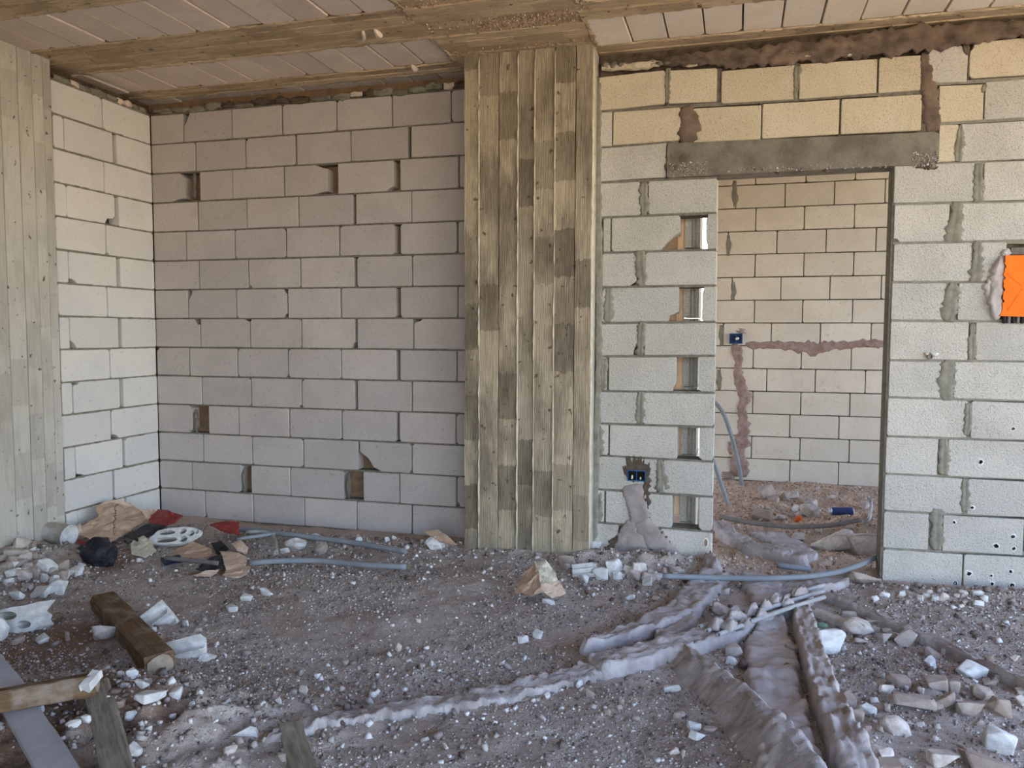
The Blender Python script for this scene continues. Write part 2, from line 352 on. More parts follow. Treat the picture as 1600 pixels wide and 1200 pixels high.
# ---- back wall, left part: plane Y = 4.9
YB = 4.90
lb = tag(box('wall_back_left', -4.3, -1.45, YB+.085, YB+.2, -.15, 3.03, M['cavity']), kind='structure')
LBJ = [  # from the top course down: (left, right) spans, pixel x in the photograph
 [(232, 285.5), (287, 361.5), (363, 440), (442, 525.5), (527, 611.5), (613.5, 704), (706, 732)],
 [(232, 305), (306.5, 382.5), (384, 461), (464, 547.5), (549, 637), (642.5, 732)],
 [(232, 288), (312, 363), (364, 443), (445, 511), (528, 615), (625.5, 716), (718, 732)],
 [(234, 308), (310, 385.5), (387, 465.5), (467, 551), (556, 642.5), (644, 732)],
 [(235, 290), (291.5, 366), (367.5, 446), (448, 529), (531, 617), (625.5, 714), (716, 732)],
 [(236, 310.5), (312, 387.5), (389, 468.5), (470, 553), (558, 643.5), (645, 732)],
 [(237, 293), (294.5, 369), (370.5, 448), (450, 531.5), (533.5, 619), (626, 714.5), (716.5, 732)],
 [(239, 312.5), (314, 390), (391.5, 470.5), (472, 554), (558.5, 645), (647, 732)],
 [(240, 295), (296.5, 370), (371.5, 449.5), (451, 532.5), (534, 618.5), (625, 713), (715, 732)],
 [(242, 314.5), (316, 391.5), (393, 470.5), (472, 554), (558.5, 643), (644.5, 732)],
 [(242, 300), (326, 372.5), (374, 451.5), (453, 533.5), (535, 619), (624, 711.5), (713.5, 732)],
 [(244, 317), (318.5, 393.5), (395, 473.5), (475, 559), (562, 643), (644.5, 732)],
 [(246, 299.5), (301, 377), (393, 453), (454.5, 537), (568, 623.5), (625, 712.5), (714.5, 732)],
 [(247, 319.5), (321, 395), (396.5, 475), (476.5, 557), (558.5, 642.5), (645, 732)]]
LBCHIP = {(2, 0): {1: (.10, .02), 2: (.03, .04)}, (2, 3): {2: (.03, .09), 1: (.12, .02)}, (2, 4): {1: (.05, .03)}, (0, 1): {3: (.05, .09)}, (6, 1): {3: (.03, .07)},
 (6, 2): {1: (.03, .03), 2: (.03, .03)}, (7, 0): {2: (.04, .05)}, (7, 1): {2: (.02, .05)}, (7, 5): {3: (.06, .03)}, (11, 4): {0: (.13, .16)}, (10, 0): {1: (.03, .03), 2: (.02, .03)},
 (7, 3): {1: (.03, .04)}, (8, 0): {3: (.02, .02)}, (12, 1): {1: (.02, .02)}, (1, 2): {3: (.02, .03)}, (5, 2): {0: (.02, .03)}, (9, 2): {1: (.02, .02)}, (12, 6): {0: (.03, .02)}, (13, 1): {0: (.05, .015)}}
def to3_lb(u, v, d): return np.array([u, YB+d, v])
for r, row in enumerate(LBJ):
    z1 = (14-r)*PITCHZ; z0 = z1-PITCHZ
    pm = None
    for i, (a, b) in enumerate(row):
        ym = 227-22+r*44.8+(a-235)*(-.085+r*.0135)
        ua = onY(a, ym, YB)[0]; ub = onY(b, ym, YB)[0]
        if i == 0: ua = -4.098
        j1 = rnd.uniform(-.002, .002)
        q = [(ua, z0+.006+j1), (ub, z0+.006), (ub, z1-.004+j1), (ua, z1-.004)]
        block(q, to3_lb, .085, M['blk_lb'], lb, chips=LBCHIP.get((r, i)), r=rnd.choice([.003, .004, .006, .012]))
# bed joints, recessed and rough
def bed(wall, u0, u1, z, to3, d0, d1, hh, mat, step=.03):
    n = max(2, int((u1-u0)/step)); V = []
    for i in range(n+1):
        u = u0+(u1-u0)*i/n; a = z-hh/2-.002*rnd.random(); b = z+hh/2+.002*rnd.random(); d = d0+rnd.uniform(-.0045, .0045)
        V += [to3(u, a, d), to3(u, b, d+rnd.uniform(-.002, .002)), to3(u, b, d1), to3(u, a, d1)]
    F = []
    for i in range(n):
        for k_ in range(4): F.append((4*i+k_, 4*i+(k_+1) % 4, 4*i+4+(k_+1) % 4, 4*i+4+k_))
    F += [(0, 1, 2, 3), (4*n+3, 4*n+2, 4*n+1, 4*n)]
    return fixn(mk('mortar_bed', V, F, mat, wall))
for r in range(0, 15): bed(lb, -4.1, -1.5, r*PITCHZ+.001, to3_lb, .008, .085, .012, M['mortar'])

# ---- left wall: plane X = -4.1
XL = -4.10
ls = tag(box('wall_left', XL-.2, XL-.085, 3.95, 4.99, -.15, 3.03, M['mortar_dark']), kind='structure')
def to3_ls(u, v, d): return np.array([XL-d, u, v])
LSJ = [[(86, 159.5), (161, 240)], [(84, 99), (101, 176), (182, 240)], [(86, 161.5), (163, 240)], [(86, 103), (104.5, 179), (185, 240)], [(87, 164.5), (166, 240)],
 [(88, 106), (107.5, 182), (187.5, 240)], [(89, 167), (168.5, 240)], [(91, 107.5), (109, 184), (190, 240)], [(93, 170), (172, 240)],
 [(96, 111.5), (114, 186.5), (193, 240)], [(96, 172), (174, 240)], [(99, 116), (118, 190.5), (195.5, 240)], [(99, 175), (179, 240)], [(100, 120), (121, 194), (197, 250)]]
LSCHIP = {(3, 1): {1: (.09, .06)}, (5, 1): {0: (.03, .06)}, (7, 1): {0: (.05, .05)}, (4, 1): {0: (.015, .03)}, (10, 1): {0: (.03, .06)}, (11, 1): {0: (.02, .06)}, (9, 1): {3: (.05, .03)}}
for r, row in enumerate(LSJ):
    z1 = (14-r)*PITCHZ; z0 = z1-PITCHZ
    for i, (a, b) in enumerate(row):
        ym = 160+r*46.5
        ua = onX(a, ym, XL)[1]; ub = onX(b, ym, XL)[1]
        if i == 0: ua = 4.03+rnd.uniform(0, .012)
        if i == len(row)-1: ub = 4.897
        j1 = rnd.uniform(-.003, .003)
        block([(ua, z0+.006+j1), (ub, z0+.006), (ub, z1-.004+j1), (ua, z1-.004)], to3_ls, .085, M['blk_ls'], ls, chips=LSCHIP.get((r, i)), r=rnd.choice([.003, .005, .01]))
for r in range(0, 15): bed(ls, 4.03, 4.895, r*PITCHZ+.001, to3_ls, .004, .085, .012, M['smear'])
# more of the left wall towards the camera, out of frame
o = tag(box('wall_left_near', XL-.2, XL, -2.2, 3.28, -.15, 3.03, M['grey']), kind='structure')
o = tag(box('wall_behind', XL, -1.0, -2.3, -2.15, -.15, 3.03, M['grey']), kind='structure')

# ---- column at the left, board-formed, its face 3 cm proud of the blocks
lc = tag(box('column_left', XL-.2, XL+.012, 3.28, 4.018, -.15, 3.03, M['mortar']), kind='structure')
def strips(parent, edges, lo, hi, to3, mat, name, seg=14, jit=.0012, dep=.018, pro=(0, .006)):
    """boards: strips between consecutive edges (a) running along b from lo to hi"""
    for a0, a1 in zip(edges[:-1], edges[1:]):
        d = -rnd.uniform(*pro); V = []; d2 = rnd.uniform(-.0015, .0015)
        for i in range(seg+1):
            b = lo+(hi-lo)*i/seg
            V += [to3(a0+.0012+abs(rnd.gauss(0, jit)), b, d), to3(a1-.0012-abs(rnd.gauss(0, jit)), b, d+d2), to3(a1, b, dep), to3(a0, b, dep)]
        F = [(4*i+k_, 4*i+(k_+1) % 4, 4*i+4+(k_+1) % 4, 4*i+4+k_) for i in range(seg) for k_ in range(4)]+[(0, 1, 2, 3), (4*seg+3, 4*seg+2, 4*seg+1, 4*seg)]
        fixn(mk(name, V, F, mat, parent))
xc = XL+.03
yed = [3.28, 3.40, 3.52]+[float(onX(x, 500, xc)[1]) for x in (13, 40, 62, 79, 91.5)]
strips(lc, yed, -.1, 3.02, lambda a, b, d: np.array([xc-d, a, b]), M['lcol'], 'board_mark', jit=.0014)

# ---- middle column
YC = 4.60
cx0 = float(onY(726, 500, YC)[0]); cx1 = float(onY(924, 400, YC)[0])
mc = tag(box('column_middle', cx0+.01, cx1-.004, YC+.02, 5.02, -.15, 3.03, M['lcol']), kind='structure')
ced = [float(onY(x, 400, YC)[0]) for x in (725.5, 749, 779, 809, 835, 866, 898, 924)]
strips(mc, ced, -.1, 3.02, lambda a, b, d: np.array([a, YC+d, b]), M['colboard'], 'board_mark', seg=40, jit=.0026, pro=(0, .009), dep=.025)
for e_ in (1, 3, 4, 5):
    x = ced[e_]; z = -.0
    P = [(x+rnd.uniform(-.001, .001), YC-.001, zz) for zz in np.linspace(.0, 3.0, 30)]
    sweep('concrete_fin', P, .008, .016, (0, -1, 0), M['edge'], mc, prof=[(-1, 0), (0, 1), (1, 0)], jit=.9, step=.03, sink=.002)
P = [(cx1+.001, YC+.035, zz) for zz in np.linspace(.05, 2.98, 20)]
sweep('grout_edge', P, .05, .006, (1, 0, 0), M['edge'], mc, jit=.5, step=.04, sink=.004, rag=.15)  # pale bead; the light on the column's side is put into its tone

# ---- back wall, right part: plane Y = 4.76, 15 cm thick, with the doorway
YR = 4.76; TR = .15; xf0_ = float(onY(1110, 560, 7.62)[0])
def to3_rw(u, v, d): return np.array([u, YR+d, v])
rw = empty('wall_back_right', (0, YR, 0)); rw['kind'] = 'structure'
LL = [(940, 1120)]
La = [285, 340, 395, 449, 505, 557, 611, 662, 712, 765, 817, 871]
Lb = [277, 332.5, 390, 446, 503, 556, 614, 667.5, 722, 777, 832, 888]
Ra = [257, 319, 380, 441, 501, 563, 621, 682, 741, 799, 858, 919]
Rb = [250, 314, 376, 440, 502.5, 565, 627.5, 689, 751, 810, 870, 931]
def lineL(k_): return lambda x: La[k_]+(Lb[k_]-La[k_])*(x-940)/180
def lineR(k_): return lambda x: Ra[k_]+(Rb[k_]-Ra[k_])*(x-1397)/203
def rwblock(x0, x1, top, bot, mat='blk_rw', chips=None, r=None, jt=1.6, name='block', depth=TR, push=None):
    pts = [(x0, bot(x0)-jt), (x1, bot(x1)-jt), (x1, top(x1)+jt), (x0, top(x0)+jt)]
    q = []
    for (x, y) in pts: p = onY(x, y, YR); q.append((p[0], p[2]))
    # joints are plumb: average the two ends
    ul = (q[0][0]+q[3][0])/2; ur = (q[1][0]+q[2][0])/2
    q = [(ul, q[0][1]), (ur, q[1][1]), (ur, q[2][1]), (ul, q[3][1])]
    return block(q, to3_rw, depth, M[mat], rw, chips=chips, r=r or rnd.choice([.004, .006, .01]), name=name, push=push)
def cst(a, b, x0=940, x1=1600): return lambda x: a+(b-a)*(x-x0)/(x1-x0)
LEFT = [[(937, 1001), (1013, 1121)], [(943, 953.5), (955.5, 1062), (1103, 1120.5)], [(941, 994.5), (1008, 1119.5)], [(941, 948.5), (954, 1060), (1097, 1119)],
 [(937, 997), (1007, 1118)], [(938, 948), (951, 1056.5), (1093, 1117)], [(937, 995.5), (1004.5, 1116)], [(935, 950.5), (952.5, 1058), (1092.5, 1115)],
 [(935, 1026), (1036, 1114)], [(931, 944), (946.5, 1050), (1092, 1113)], [(926, 966), (1030, 1112)]]
LCHIP = {(1, 1): {1: (.11, .10)}, (3, 1): {1: (.06, .055)}, (1, 2): {0: (.06, .012), 3: (.012, .03)}, (3, 2): {3: (.01, .05)}, (4, 0): {1: (.03, .09)}, (5, 1): {1: (.02, .05)}, (2, 0): {1: (.04, .03)},
 (10, 1): {0: (.10, .16)}, (10, 0): {1: (.12, .04)}}
for r, row in enumerate(LEFT):
    for i, (a, b) in enumerate(row):
        rwblock(a, b, lineL(r), lineL(r+1), chips=LCHIP.get((r, i)))
RIGHT = [[(1397, 1522), (1537, 1700)], [(1397, 1483), (1502, 1645), (1650, 1760)], [(1396, 1519), (1532, 1572)], [(1393, 1478), (1497, 1560)], [(1391, 1513), (1524, 1690)],
 [(1389, 1470), (1491, 1640)], [(1386.5, 1511), (1517, 1680)], [(1384, 1465), (1481, 1640)], [(1382, 1504), (1512, 1680)], [(1380.5, 1451), (1473, 1599), (1602, 1720)], [(1379, 1503), (1505.5, 1660)]]
for r, row in enumerate(RIGHT):
    for i, (a, b) in enumerate(row):
        rwblock(a, b, lineR(r), lineR(r+1), chips={0: (.02, .03)} if (r, i) == (1, 0) else None)
TOPS = [(936, 1041, cst(120, 108, 936, 1041), cst(174, 163, 936, 1041), 'blk_yel', None), (1044, 1120, cst(109, 105, 1044, 1120), cst(163, 160, 1044, 1120), 'blk_yel', None),
 (1127, 1243, cst(110, 100, 1127, 1243), cst(163, 156, 1127, 1243), 'blk_yel', None), (1249, 1370, cst(99, 91, 1249, 1370), cst(156, 146, 1249, 1370), 'blk_yel', None),
 (1373, 1439, cst(89, 85, 1373, 1439), cst(147, 142, 1373, 1439), 'blk_yel', None), (1449, 1512, cst(73, 69, 1449, 1512), cst(131, 129, 1449, 1512), 'blk_rw', {2: (.05, .03)}),
 (1515, 1640, cst(66, 53, 1515, 1640), cst(124, 115, 1515, 1640), 'blk_yel', {3: (.02, .06)}), (1643, 1760, cst(53, 41, 1643, 1760), cst(115, 104, 1643, 1760), 'blk_rw', None),
 (936, 956, cst(175, 173, 936, 956), cst(230, 229, 936, 956), 'blk_rw', None), (958, 1064, cst(174, 166, 958, 1064), cst(228, 220, 958, 1064), 'blk_yel', None),
 (1083, 1189, cst(168, 163, 1083, 1189), cst(225, 219, 1083, 1189), 'blk_yel', None), (1191, 1311, cst(161, 154, 1191, 1311), cst(218, 211, 1191, 1311), 'blk_yel', None),
 (1314, 1440, cst(154, 146, 1314, 1440), cst(211, 205, 1314, 1440), 'blk_yel', None), (1467, 1537, cst(133, 130, 1467, 1537), cst(192, 188, 1467, 1537), 'blk_yel', None),
 (1539, 1650, cst(127, 119, 1539, 1650), cst(188, 182, 1539, 1650), 'blk_rw', None),
 (935, 1041, cst(231, 222, 935, 1041), cst(285, 278, 935, 1041), 'blk_rw', None), (1467, 1498, cst(194, 193, 1467, 1498), cst(254, 253, 1467, 1498), 'blk_yel', None),
 (1500, 1640, cst(193, 185, 1500, 1640), cst(254, 248, 1500, 1640), 'blk_rw', None)]
for (a, b, t_, b_, mt, ch) in TOPS: rwblock(a, b, t_, b_, mt, chips=ch, jt=1.2)
# mortar filling between the blocks, set back
def fillquad(x0, y0a, y0b, x1, y1a, y1b, d0=.011, d1=TR-.01, mat='mortar', name='mortar_bed'):
    pts = [onY(x0, y0b, YR), onY(x1, y1b, YR), onY(x1, y1a, YR), onY(x0, y0a, YR)]
    n = 16; V = []
    for i in range(n+1):
        t = i/n; lo = pts[0]*(1-t)+pts[1]*t; hi = pts[3]*(1-t)+pts[2]*t; dd = d0+rnd.uniform(-.003, .003)
        V += [lo+[0, dd, 0], hi+[0, dd, 0], hi+[0, d1, 0], lo+[0, d1, 0]]
    F = [(4*i+k_, 4*i+(k_+1) % 4, 4*i+4+(k_+1) % 4, 4*i+4+k_) for i in range(n) for k_ in range(4)]+[(0, 1, 2, 3), (4*n+3, 4*n+2, 4*n+1, 4*n)]
    return fixn(mk(name, V, F, M[mat], rw))
for k_ in range(0, 12):
    fillquad(934, La[k_]-2+.3, La[k_]+2.6, 1120-k_*.7, Lb[k_]-2, Lb[k_]+2.2, d0=.007)
    fillquad(1399-k_*1.6, Ra[k_]-2, Ra[k_]+2.3, 1760, Rb[k_]-3.5, Rb[k_]+3.5, d0=.005, mat='smear')
for (a, b) in [((936, 174), (1600, 131.5)), ((936, 230), (1060, 222))]:
    fillquad(a[0], a[1]-3, a[1]+3, b[0], b[1]-3, b[1]+3, d0=.008)
fillquad(1440, 130, 134, 1760, 108, 118, d0=.006, mat='smear'); fillquad(1467, 190, 195, 1760, 172, 179, d0=.006, mat='smear')
fillquad(1372, 144, 160, 1441, 138, 152, d0=.009)
# body of mortar behind the vertical joints
def vfill(x, w, ya, yb, d0=.012, mat='mortar'):
    fillquad(x-w/2, ya, yb, x+w/2, ya, yb, d0, TR-.02, mat)
for r, row in enumerate(LEFT):
    for (a, b), (c_, d_) in zip(row[:-1], row[1:]):
        if c_-b < 16 and not (r == 9 and b > 1000): vfill((b+c_)/2, c_-b+3, lineL(r)(b), lineL(r+1)(b))
for r in (1, 3, 5, 7, 9):
    vfill(937, 12, La[r], La[r+1], .02)
for r, row in enumerate(RIGHT):
    for (a, b), (c_, d_) in zip(row[:-1], row[1:]): vfill((b+c_)/2, c_-b+3, lineR(r)(b), lineR(r+1)(b), .01, 'smear')
for x, w, ya, yb in [(1042.5, 5, 108, 165), (1123.5, 9, 106, 162), (1246, 8, 98, 158), (1371.5, 5, 90, 148), (1073, 20, 164, 226), (1190, 4, 160, 220), (1312.5, 5, 152, 212), (1538, 4, 128, 190), (1499, 4, 190, 254), (1513.5, 5, 68, 124), (957, 4, 173, 230)]:
    vfill(x, w, ya, yb, .012)
# filled strip beside the column
P = [onY(x, y, YR)+[0, .004, 0] for x, y in [(934, 120), (934, 280), (936, 420), (935, 560), (932, 700), (927, 850)]]
sweep('mortar_seam', P, .05, .010, (0, -1, 0), M['smear'], rw, jit=.5, step=.03, rag=.3)
# smears over the vertical joints of the right half
GROOVE = [(-1, 0), (-.85, .6), (-.35, .9), (-.08, .35), (.08, .3), (.35, .9), (.85, .6), (1, 0)]
def smear(pts, wpx, h=.006, mat='smear', prof=GROOVE, rag=.35, name='mortar_smear', jit=.5, step=.012, Y=YR, parent=None, rough=0.0):
    if name == 'channel_mortar': mat = 'chan'; prof = [(-1, 0), (-.93, .6), (-.8, .9), (-.5, 1), (-.2, .9), (.1, .96), (.4, .88), (.7, 1), (.9, .7), (1, 0)]; rough = .012; h *= .6; jit = .15; step = .008; rag = .1
    P = [onY(x, y, Y) for x, y in pts]; sc = Y/ray(pts[0][0], pts[0][1])[1]/FOC
    W_ = [w*sc for w in wpx] if hasattr(wpx, '__len__') else wpx*sc
    return sweep(name, P, W_, h, (0, -1, 0), M[mat], parent or rw, prof=prof, jit=jit, step=step, rag=rag, sink=.003, rough=rough)
for pts, w in [([(1529, 256), (1528, 315)], [14, 18]), ([(1496, 315), (1493, 345), (1487, 378)], [18, 20, 34]), ([(1529, 376), (1525, 440)], [14, 24]), ([(1490, 442), (1487, 470), (1482, 502)], [18, 26, 20]),
   ([(1520, 506), (1518, 562)], [9, 14]), ([(1482, 562), (1480, 595), (1479, 626)], [20, 24, 18]), ([(1514, 630), (1511, 680)], [12, 12]), ([(1475, 686), (1474, 742)], [16, 20]),
   ([(1509, 748), (1508, 800)], [12, 14]), ([(1466, 795), (1463, 830), (1464, 860)], [22, 20, 18]), ([(1501, 195), (1499, 225), (1497, 252)], [7, 16, 14]),
   ([(1006, 285), (1006, 336)], [14, 14]), ([(999, 392), (1002, 420), (1004, 447)], [20, 16, 18]), ([(1003, 503), (1001, 530), (1000, 556)], [14, 12, 14]), ([(951, 450), (950, 503)], [12, 16]),
   ([(1001, 612), (1000, 662)], [12, 16]), ([(1031, 718), (1034, 740), (1037, 770)], [12, 16, 26]), ([(944, 560), (942, 610)], [12, 10]), ([(936, 665), (937, 712)], [14, 14]), ([(936, 770), (934, 815)], [14, 14]),
   ([(1044, 106), (1043, 160)], [9, 8]), ([(1247, 102), (1245, 130), (1243, 154)], [14, 8, 5]), ([(1540, 132), (1535, 145)], [14, 4])]:
    smear(pts, w)
for pts, w in [([(1070, 166), (1078, 192), (1074, 224)], [20, 34, 26]), ([(1444, 82), (1447, 110), (1453, 150), (1456, 205)], [12, 16, 24, 24]), ([(1508, 68), (1512, 86)], [14, 6])]:
    smear(pts, w, .008, 'mortar_band', None, .3)
AGG = []
# lintel
q = []
for x, y in [(1043, 276), (1393, 267), (1467, 204), (1043, 224)]: q.append(onY(x, y, YR))
lt = rwblock(1042, 1467, cst(224, 206, 1042, 1467), cst(279, 257, 1042, 1467), 'lintel', name='lintel', jt=.5, r=.01, push=-.012)
smear([(1050, 232), (1058, 250), (1066, 270)], [22, 40, 34], .012, 'mortar_band', None, .3)
for _ in range(22):
    x = rnd.choice([rnd.uniform(1050, 1110), rnd.uniform(1430, 1465), rnd.uniform(1100, 1400)])
    smear([(x, 270-(x-1050)*.02+rnd.uniform(-5, 4)), (x+rnd.uniform(4, 14), 268-(x-1050)*.02+rnd.uniform(-5, 4))], rnd.uniform(3, 8), .014, 'mortar_dark', None, .5, step=.008)
for xa, xb, ya, yb, n_ in [(1046, 1105, 255, 277, 160), (1425, 1466, 238, 262, 130), (1105, 1395, 264, 272, 120)]:
    px_ = rng.uniform(xa, xb, n_); yy = rng.uniform(ya, yb, n_)-(px_-xa)*.03; P = np.array([onY(a_, b_, YR)+[0, -.012, 0] for a_, b_ in zip(px_, yy)]); AGG.append(P)
# packed mortar under the ceiling
P = [(1034, 97), (1080, 92), (1150, 92), (1230, 84), (1300, 76), (1380, 68), (1440, 60), (1520, 52), (1600, 44), (1700, 36)]
o = sweep('mortar_band', [onY(x, y, YR) for x, y in P], [.04, .07, .10, .11, .13, .14, .15, .11, .09, .1], .02, (0, -1, 0), M['mortar_band'], rw, jit=.9, step=.02, rag=.25,
          prof=[(-1, 0), (-.9, .8), (-.6, .5), (-.3, 1.1), (0, .6), (.3, 1.2), (.6, .6), (.9, .9), (1, 0)])
for a, b in [((940, 107), (1030, 99)), ((1225, 88), (1280, 84)), ((1300, 84), (1345, 82)), ((1050, 97), (1090, 98))]:
    P = [onY(*a, YR), onY(*b, YR)]
    sweep('packing_piece', P, .045, .012, (0, -1, 0), M['blk_yel'], rw, jit=.6, step=.03, rag=.25, smooth=False)
for x in np.arange(940, 1040, 12):
    smear([(x, 103-(x-940)*.05), (x+12, 102-(x-940)*.05)], rnd.uniform(6, 12), .02, 'mortar', None, .5)
box('wall_backing', -.82, 2.9, YR+.05, YR+TR, 2.86, 3.02, M['mortar_dark'], rw)
# wall to the right, out of frame
box('wall_infill', 1.62, 2.9, YR+.012, YR+TR, -.15, 3.0, M['smear'], rw)
tag(box('wall_far_left', -4.3, xf0_-.32, 7.65, 7.82, -.15, 3.03, M['blk_far']), kind='structure')
box('jamb_mortar', .797, .84, YR+.01, YR+TR-.004, 0, float(onY(1397, 262, YR)[2]), M['mortar'], rw)
# drill holes in the blocks: flat discs, the shade inside painted on
for x, y in [(1525, 668), (1583, 670), (1532, 722), (1519, 793), (1556, 853), (1584, 857), (1583, 838), (1514, 896), (1549, 899), (1491, 816), (1579, 893), (1492, 911), (1550, 912), (1581, 914)]:
    p = onY(x, y, YR); n = 9; V = [p+[0, -.0005, 0]]; rr = rnd.uniform(.006, .012)
    for i in range(n): a = 2*math.pi*i/n; s_ = rr*rnd.uniform(.7, 1.3); V.append(p+[s_*math.cos(a), -.0035, s_*math.sin(a)])
    for i in range(n): a = 2*math.pi*i/n; s_ = rr*rnd.uniform(1.6, 2.3); V.append(p+[s_*math.cos(a), .0005, s_*math.sin(a)])
    fixn(mk('drill_hole', V, [(0, 1+i, 1+(i+1) % n) for i in range(n)], M['dark'], rw))
    mk('spalled_rim', V, [(1+i, 1+n+i, 1+n+(i+1) % n, 1+(i+1) % n) for i in range(n)], M['white'], rw)

# ---- toothed end of the partition behind the slots: hollow block ends with a groove
wp = empty('wall_partition', (-.22, 4.95, 0)); wp['kind'] = 'structure'
def grooved(x0, x1, z0, z1):
    w = x1-x0; prof = [(0, 0), (.42, 0)]
    for i in range(7): a = math.pi*i/6; prof.append((.60-.16*math.cos(a), .028*math.sin(a)/w*w))
    prof += [(.80, 0), (1, 0), (1, .35), (0, .35)]
    P2 = [(x0+a*w, 4.925+b) for a, b in prof]; n = len(P2)
    V = [(x, y, z0) for x, y in P2]+[(x, y, z1) for x, y in P2]
    F = [tuple(range(n)), tuple(reversed(range(n, 2*n)))]+[(i, (i+1) % n, n+(i+1) % n, n+i) for i in range(n)]
    fixn(mk('block', V, F, M['blk_rw'], wp))
gx0 = float(onY(1066.5, 560, 4.925)[0]); gx1 = float(onY(1090.5, 560, 4.925)[0])
for k_ in range(14): grooved(gx0+rnd.uniform(-.002, .002), gx1+rnd.uniform(-.002, .002), k_*PITCHZ+.004, (k_+1)*PITCHZ-.004)
bx0 = float(onY(1054, 560, 4.95)[0])
pl = tag(box('wooden_board', bx0, gx0+.004, 4.945, 4.97, .25, 2.6, M['wood_o']), 'orange-brown wooden board showing through the slots of the grey block wall', 'board')  # added strip, sunlight on a surface beyond given as its own colour

# ---- far wall of the next room: plane Y = 7.62
YF = 7.62
xf0 = float(onY(1110, 560, YF)[0])
fw_ = tag(box('wall_far', xf0, 3.2, YF+.03, YF+.2, -.15, 3.03, M['mortar']), kind='structure')
def to3_f(u, v, d): return np.array([u, YF+d, v])
FJ = [[1107, 1181, 1260, 1337, 1412, 1488], [1150, 1227, 1304, 1383, 1460], [1107, 1181, 1257, 1335, 1412, 1490], [1138, 1214, 1291, 1369, 1447], [1106, 1180, 1256, 1334, 1412], [1144, 1220, 1297, 1377, 1455],
 [1105, 1179, 1254, 1332, 1410], [1130, 1205, 1282, 1361, 1440], [1103, 1177, 1252, 1330, 1409], [1125, 1198, 1274, 1352, 1430], [1102, 1176, 1251, 1328, 1406], [1160, 1234, 1311, 1388], [1100, 1174, 1250, 1327, 1405], [1160, 1234, 1310, 1388]]
for r, js in enumerate(FJ):
    z1 = (14-r)*PITCHZ; z0 = z1-PITCHZ; ym = 263+r*36.5
    us = [float(onY(x, ym, YF)[0]) for x in js]
    us = [u for u in us if u > xf0+.05]
    ed = [xf0+.005]+us
    while ed[-1] < 3.1: ed.append(ed[-1]+.44)
    for a, b in zip(ed[:-1], ed[1:]):
        block([(a+.004, z0+.005), (b-.004, z0+.005), (b-.004, z1-.004), (a+.004, z1-.004)], to3_f, .03, M['blk_far'], fw_, r=rnd.choice([.004, .008]))
# chased channel with reddish mortar, across and down
def fsmear(pts, w, mat='redmort', name='mortar_channel', rag=.35, h=.012):
    return smear(pts, w, h, mat, None, rag, name, .7, .03, YF, fw_)
fsmear([(1165, 538), (1200, 540), (1240, 541), (1268, 546), (1300, 540), (1345, 537), (1385, 537)], [10, 12, 14, 22, 14, 12, 14])
fsmear([(1148, 515), (1166, 519)], [12, 14], h=.006)
fsmear([(1148, 536), (1156, 560), (1152, 585), (1163, 612), (1159, 645), (1163, 672), (1156, 705), (1155, 745)], [16, 13, 15, 20, 17, 18, 22, 26])
fsmear([(1140, 690), (1142, 710)], [8, 9]); fsmear([(1128, 741), (1148, 745)], [14, 22])
for pts, w in [([(1148, 282), (1148, 325)], 9), ([(1138, 368), (1138, 400)], 8), ([(1146, 438), (1146, 470)], 9), ([(1127, 508), (1127, 540)], 9), ([(1124, 578), (1124, 610)], 8)]:
    fsmear(pts, w, 'smear', 'mortar_smear', .3, .006)
# plinth of the slab and out-of-frame wall of the next room
# ------------------------------------------------------------------ ceiling
ZC = 3.02
ce = tag(box('ceiling', -6.5, 3.3, -2.4, 10, ZC+.045, ZC+.28, M['lintel']), kind='structure')  # slab runs past the rooms as an added unseen overhang blocking the sun
def cquad(x0, x1, y0, y1, mat, name='ceiling_block', dz=0):
    to3 = lambda u, v, d: np.array([u, v, ZC+d])
    block([(x0, y0), (x1, y0), (x1, y1), (x0, y1)], to3, .05, mat, ce, name, r=rnd.choice([.004, .01, .018]), push=dz+rnd.uniform(-.005, .005), bev=.005)
BL, BR = -1.69, -.81
def jagstrip(x0, x1, edges, mat, name='rib_board', seg=26):
    to3 = lambda a, b, d: np.array([b, a, ZC+d]); strips(ce, edges, x0, x1, to3, mat, name, seg=seg, jit=.003, dep=.05, pro=(-.006, .010))
for y0, y1, dz in [(2.98, 3.41, 0), (3.41+.0, 3.87, 0), (4.27, 4.70, 0), (4.85, 5.15, .004)]:
    if y0 == 2.98: continue
    x = BL
    while x > -4.3:
        w = .2+rnd.uniform(-.004, .004); cquad(x-w+.005, x-.005, y0+.004+rnd.uniform(0, .008), y1-.004-rnd.uniform(0, .008), M['blk_ceil'] if y0 < 4.8 else M['blk_ceil_r'], dz=dz); x -= w
for y0, y1, dz in [(3.62, 4.04, 0), (4.24, 4.66, 0), (4.83, 5.1, .004)]:
    x = BR
    while x < 3.1:
        w = .2+rnd.uniform(-.004, .004); cquad(x+.004, x+w-.004, y0+.004+rnd.uniform(0, .008), y1-.004-rnd.uniform(0, .008), M['blk_ceil_r'], dz=dz); x += w
jagstrip(-4.3, BL+.01, [3.0, 3.09, 3.2, 3.31, 3.41], M['rib']); jagstrip(-4.3, BL+.01, [3.87, 3.955, 4.06, 4.15, 4.20, 4.27], M['rib'])
jagstrip(-4.3, BL+.01, [4.70, 4.79, 4.85], M['rib'])
jagstrip(BR-.01, 3.1, [4.04, 4.13, 4.24], M['rib']); jagstrip(BR-.01, 3.1, [4.66, 4.76, 4.83], M['rib']); jagstrip(BR-.01, 3.1, [3.3, 3.42, 3.54, 3.62], M['rib'])
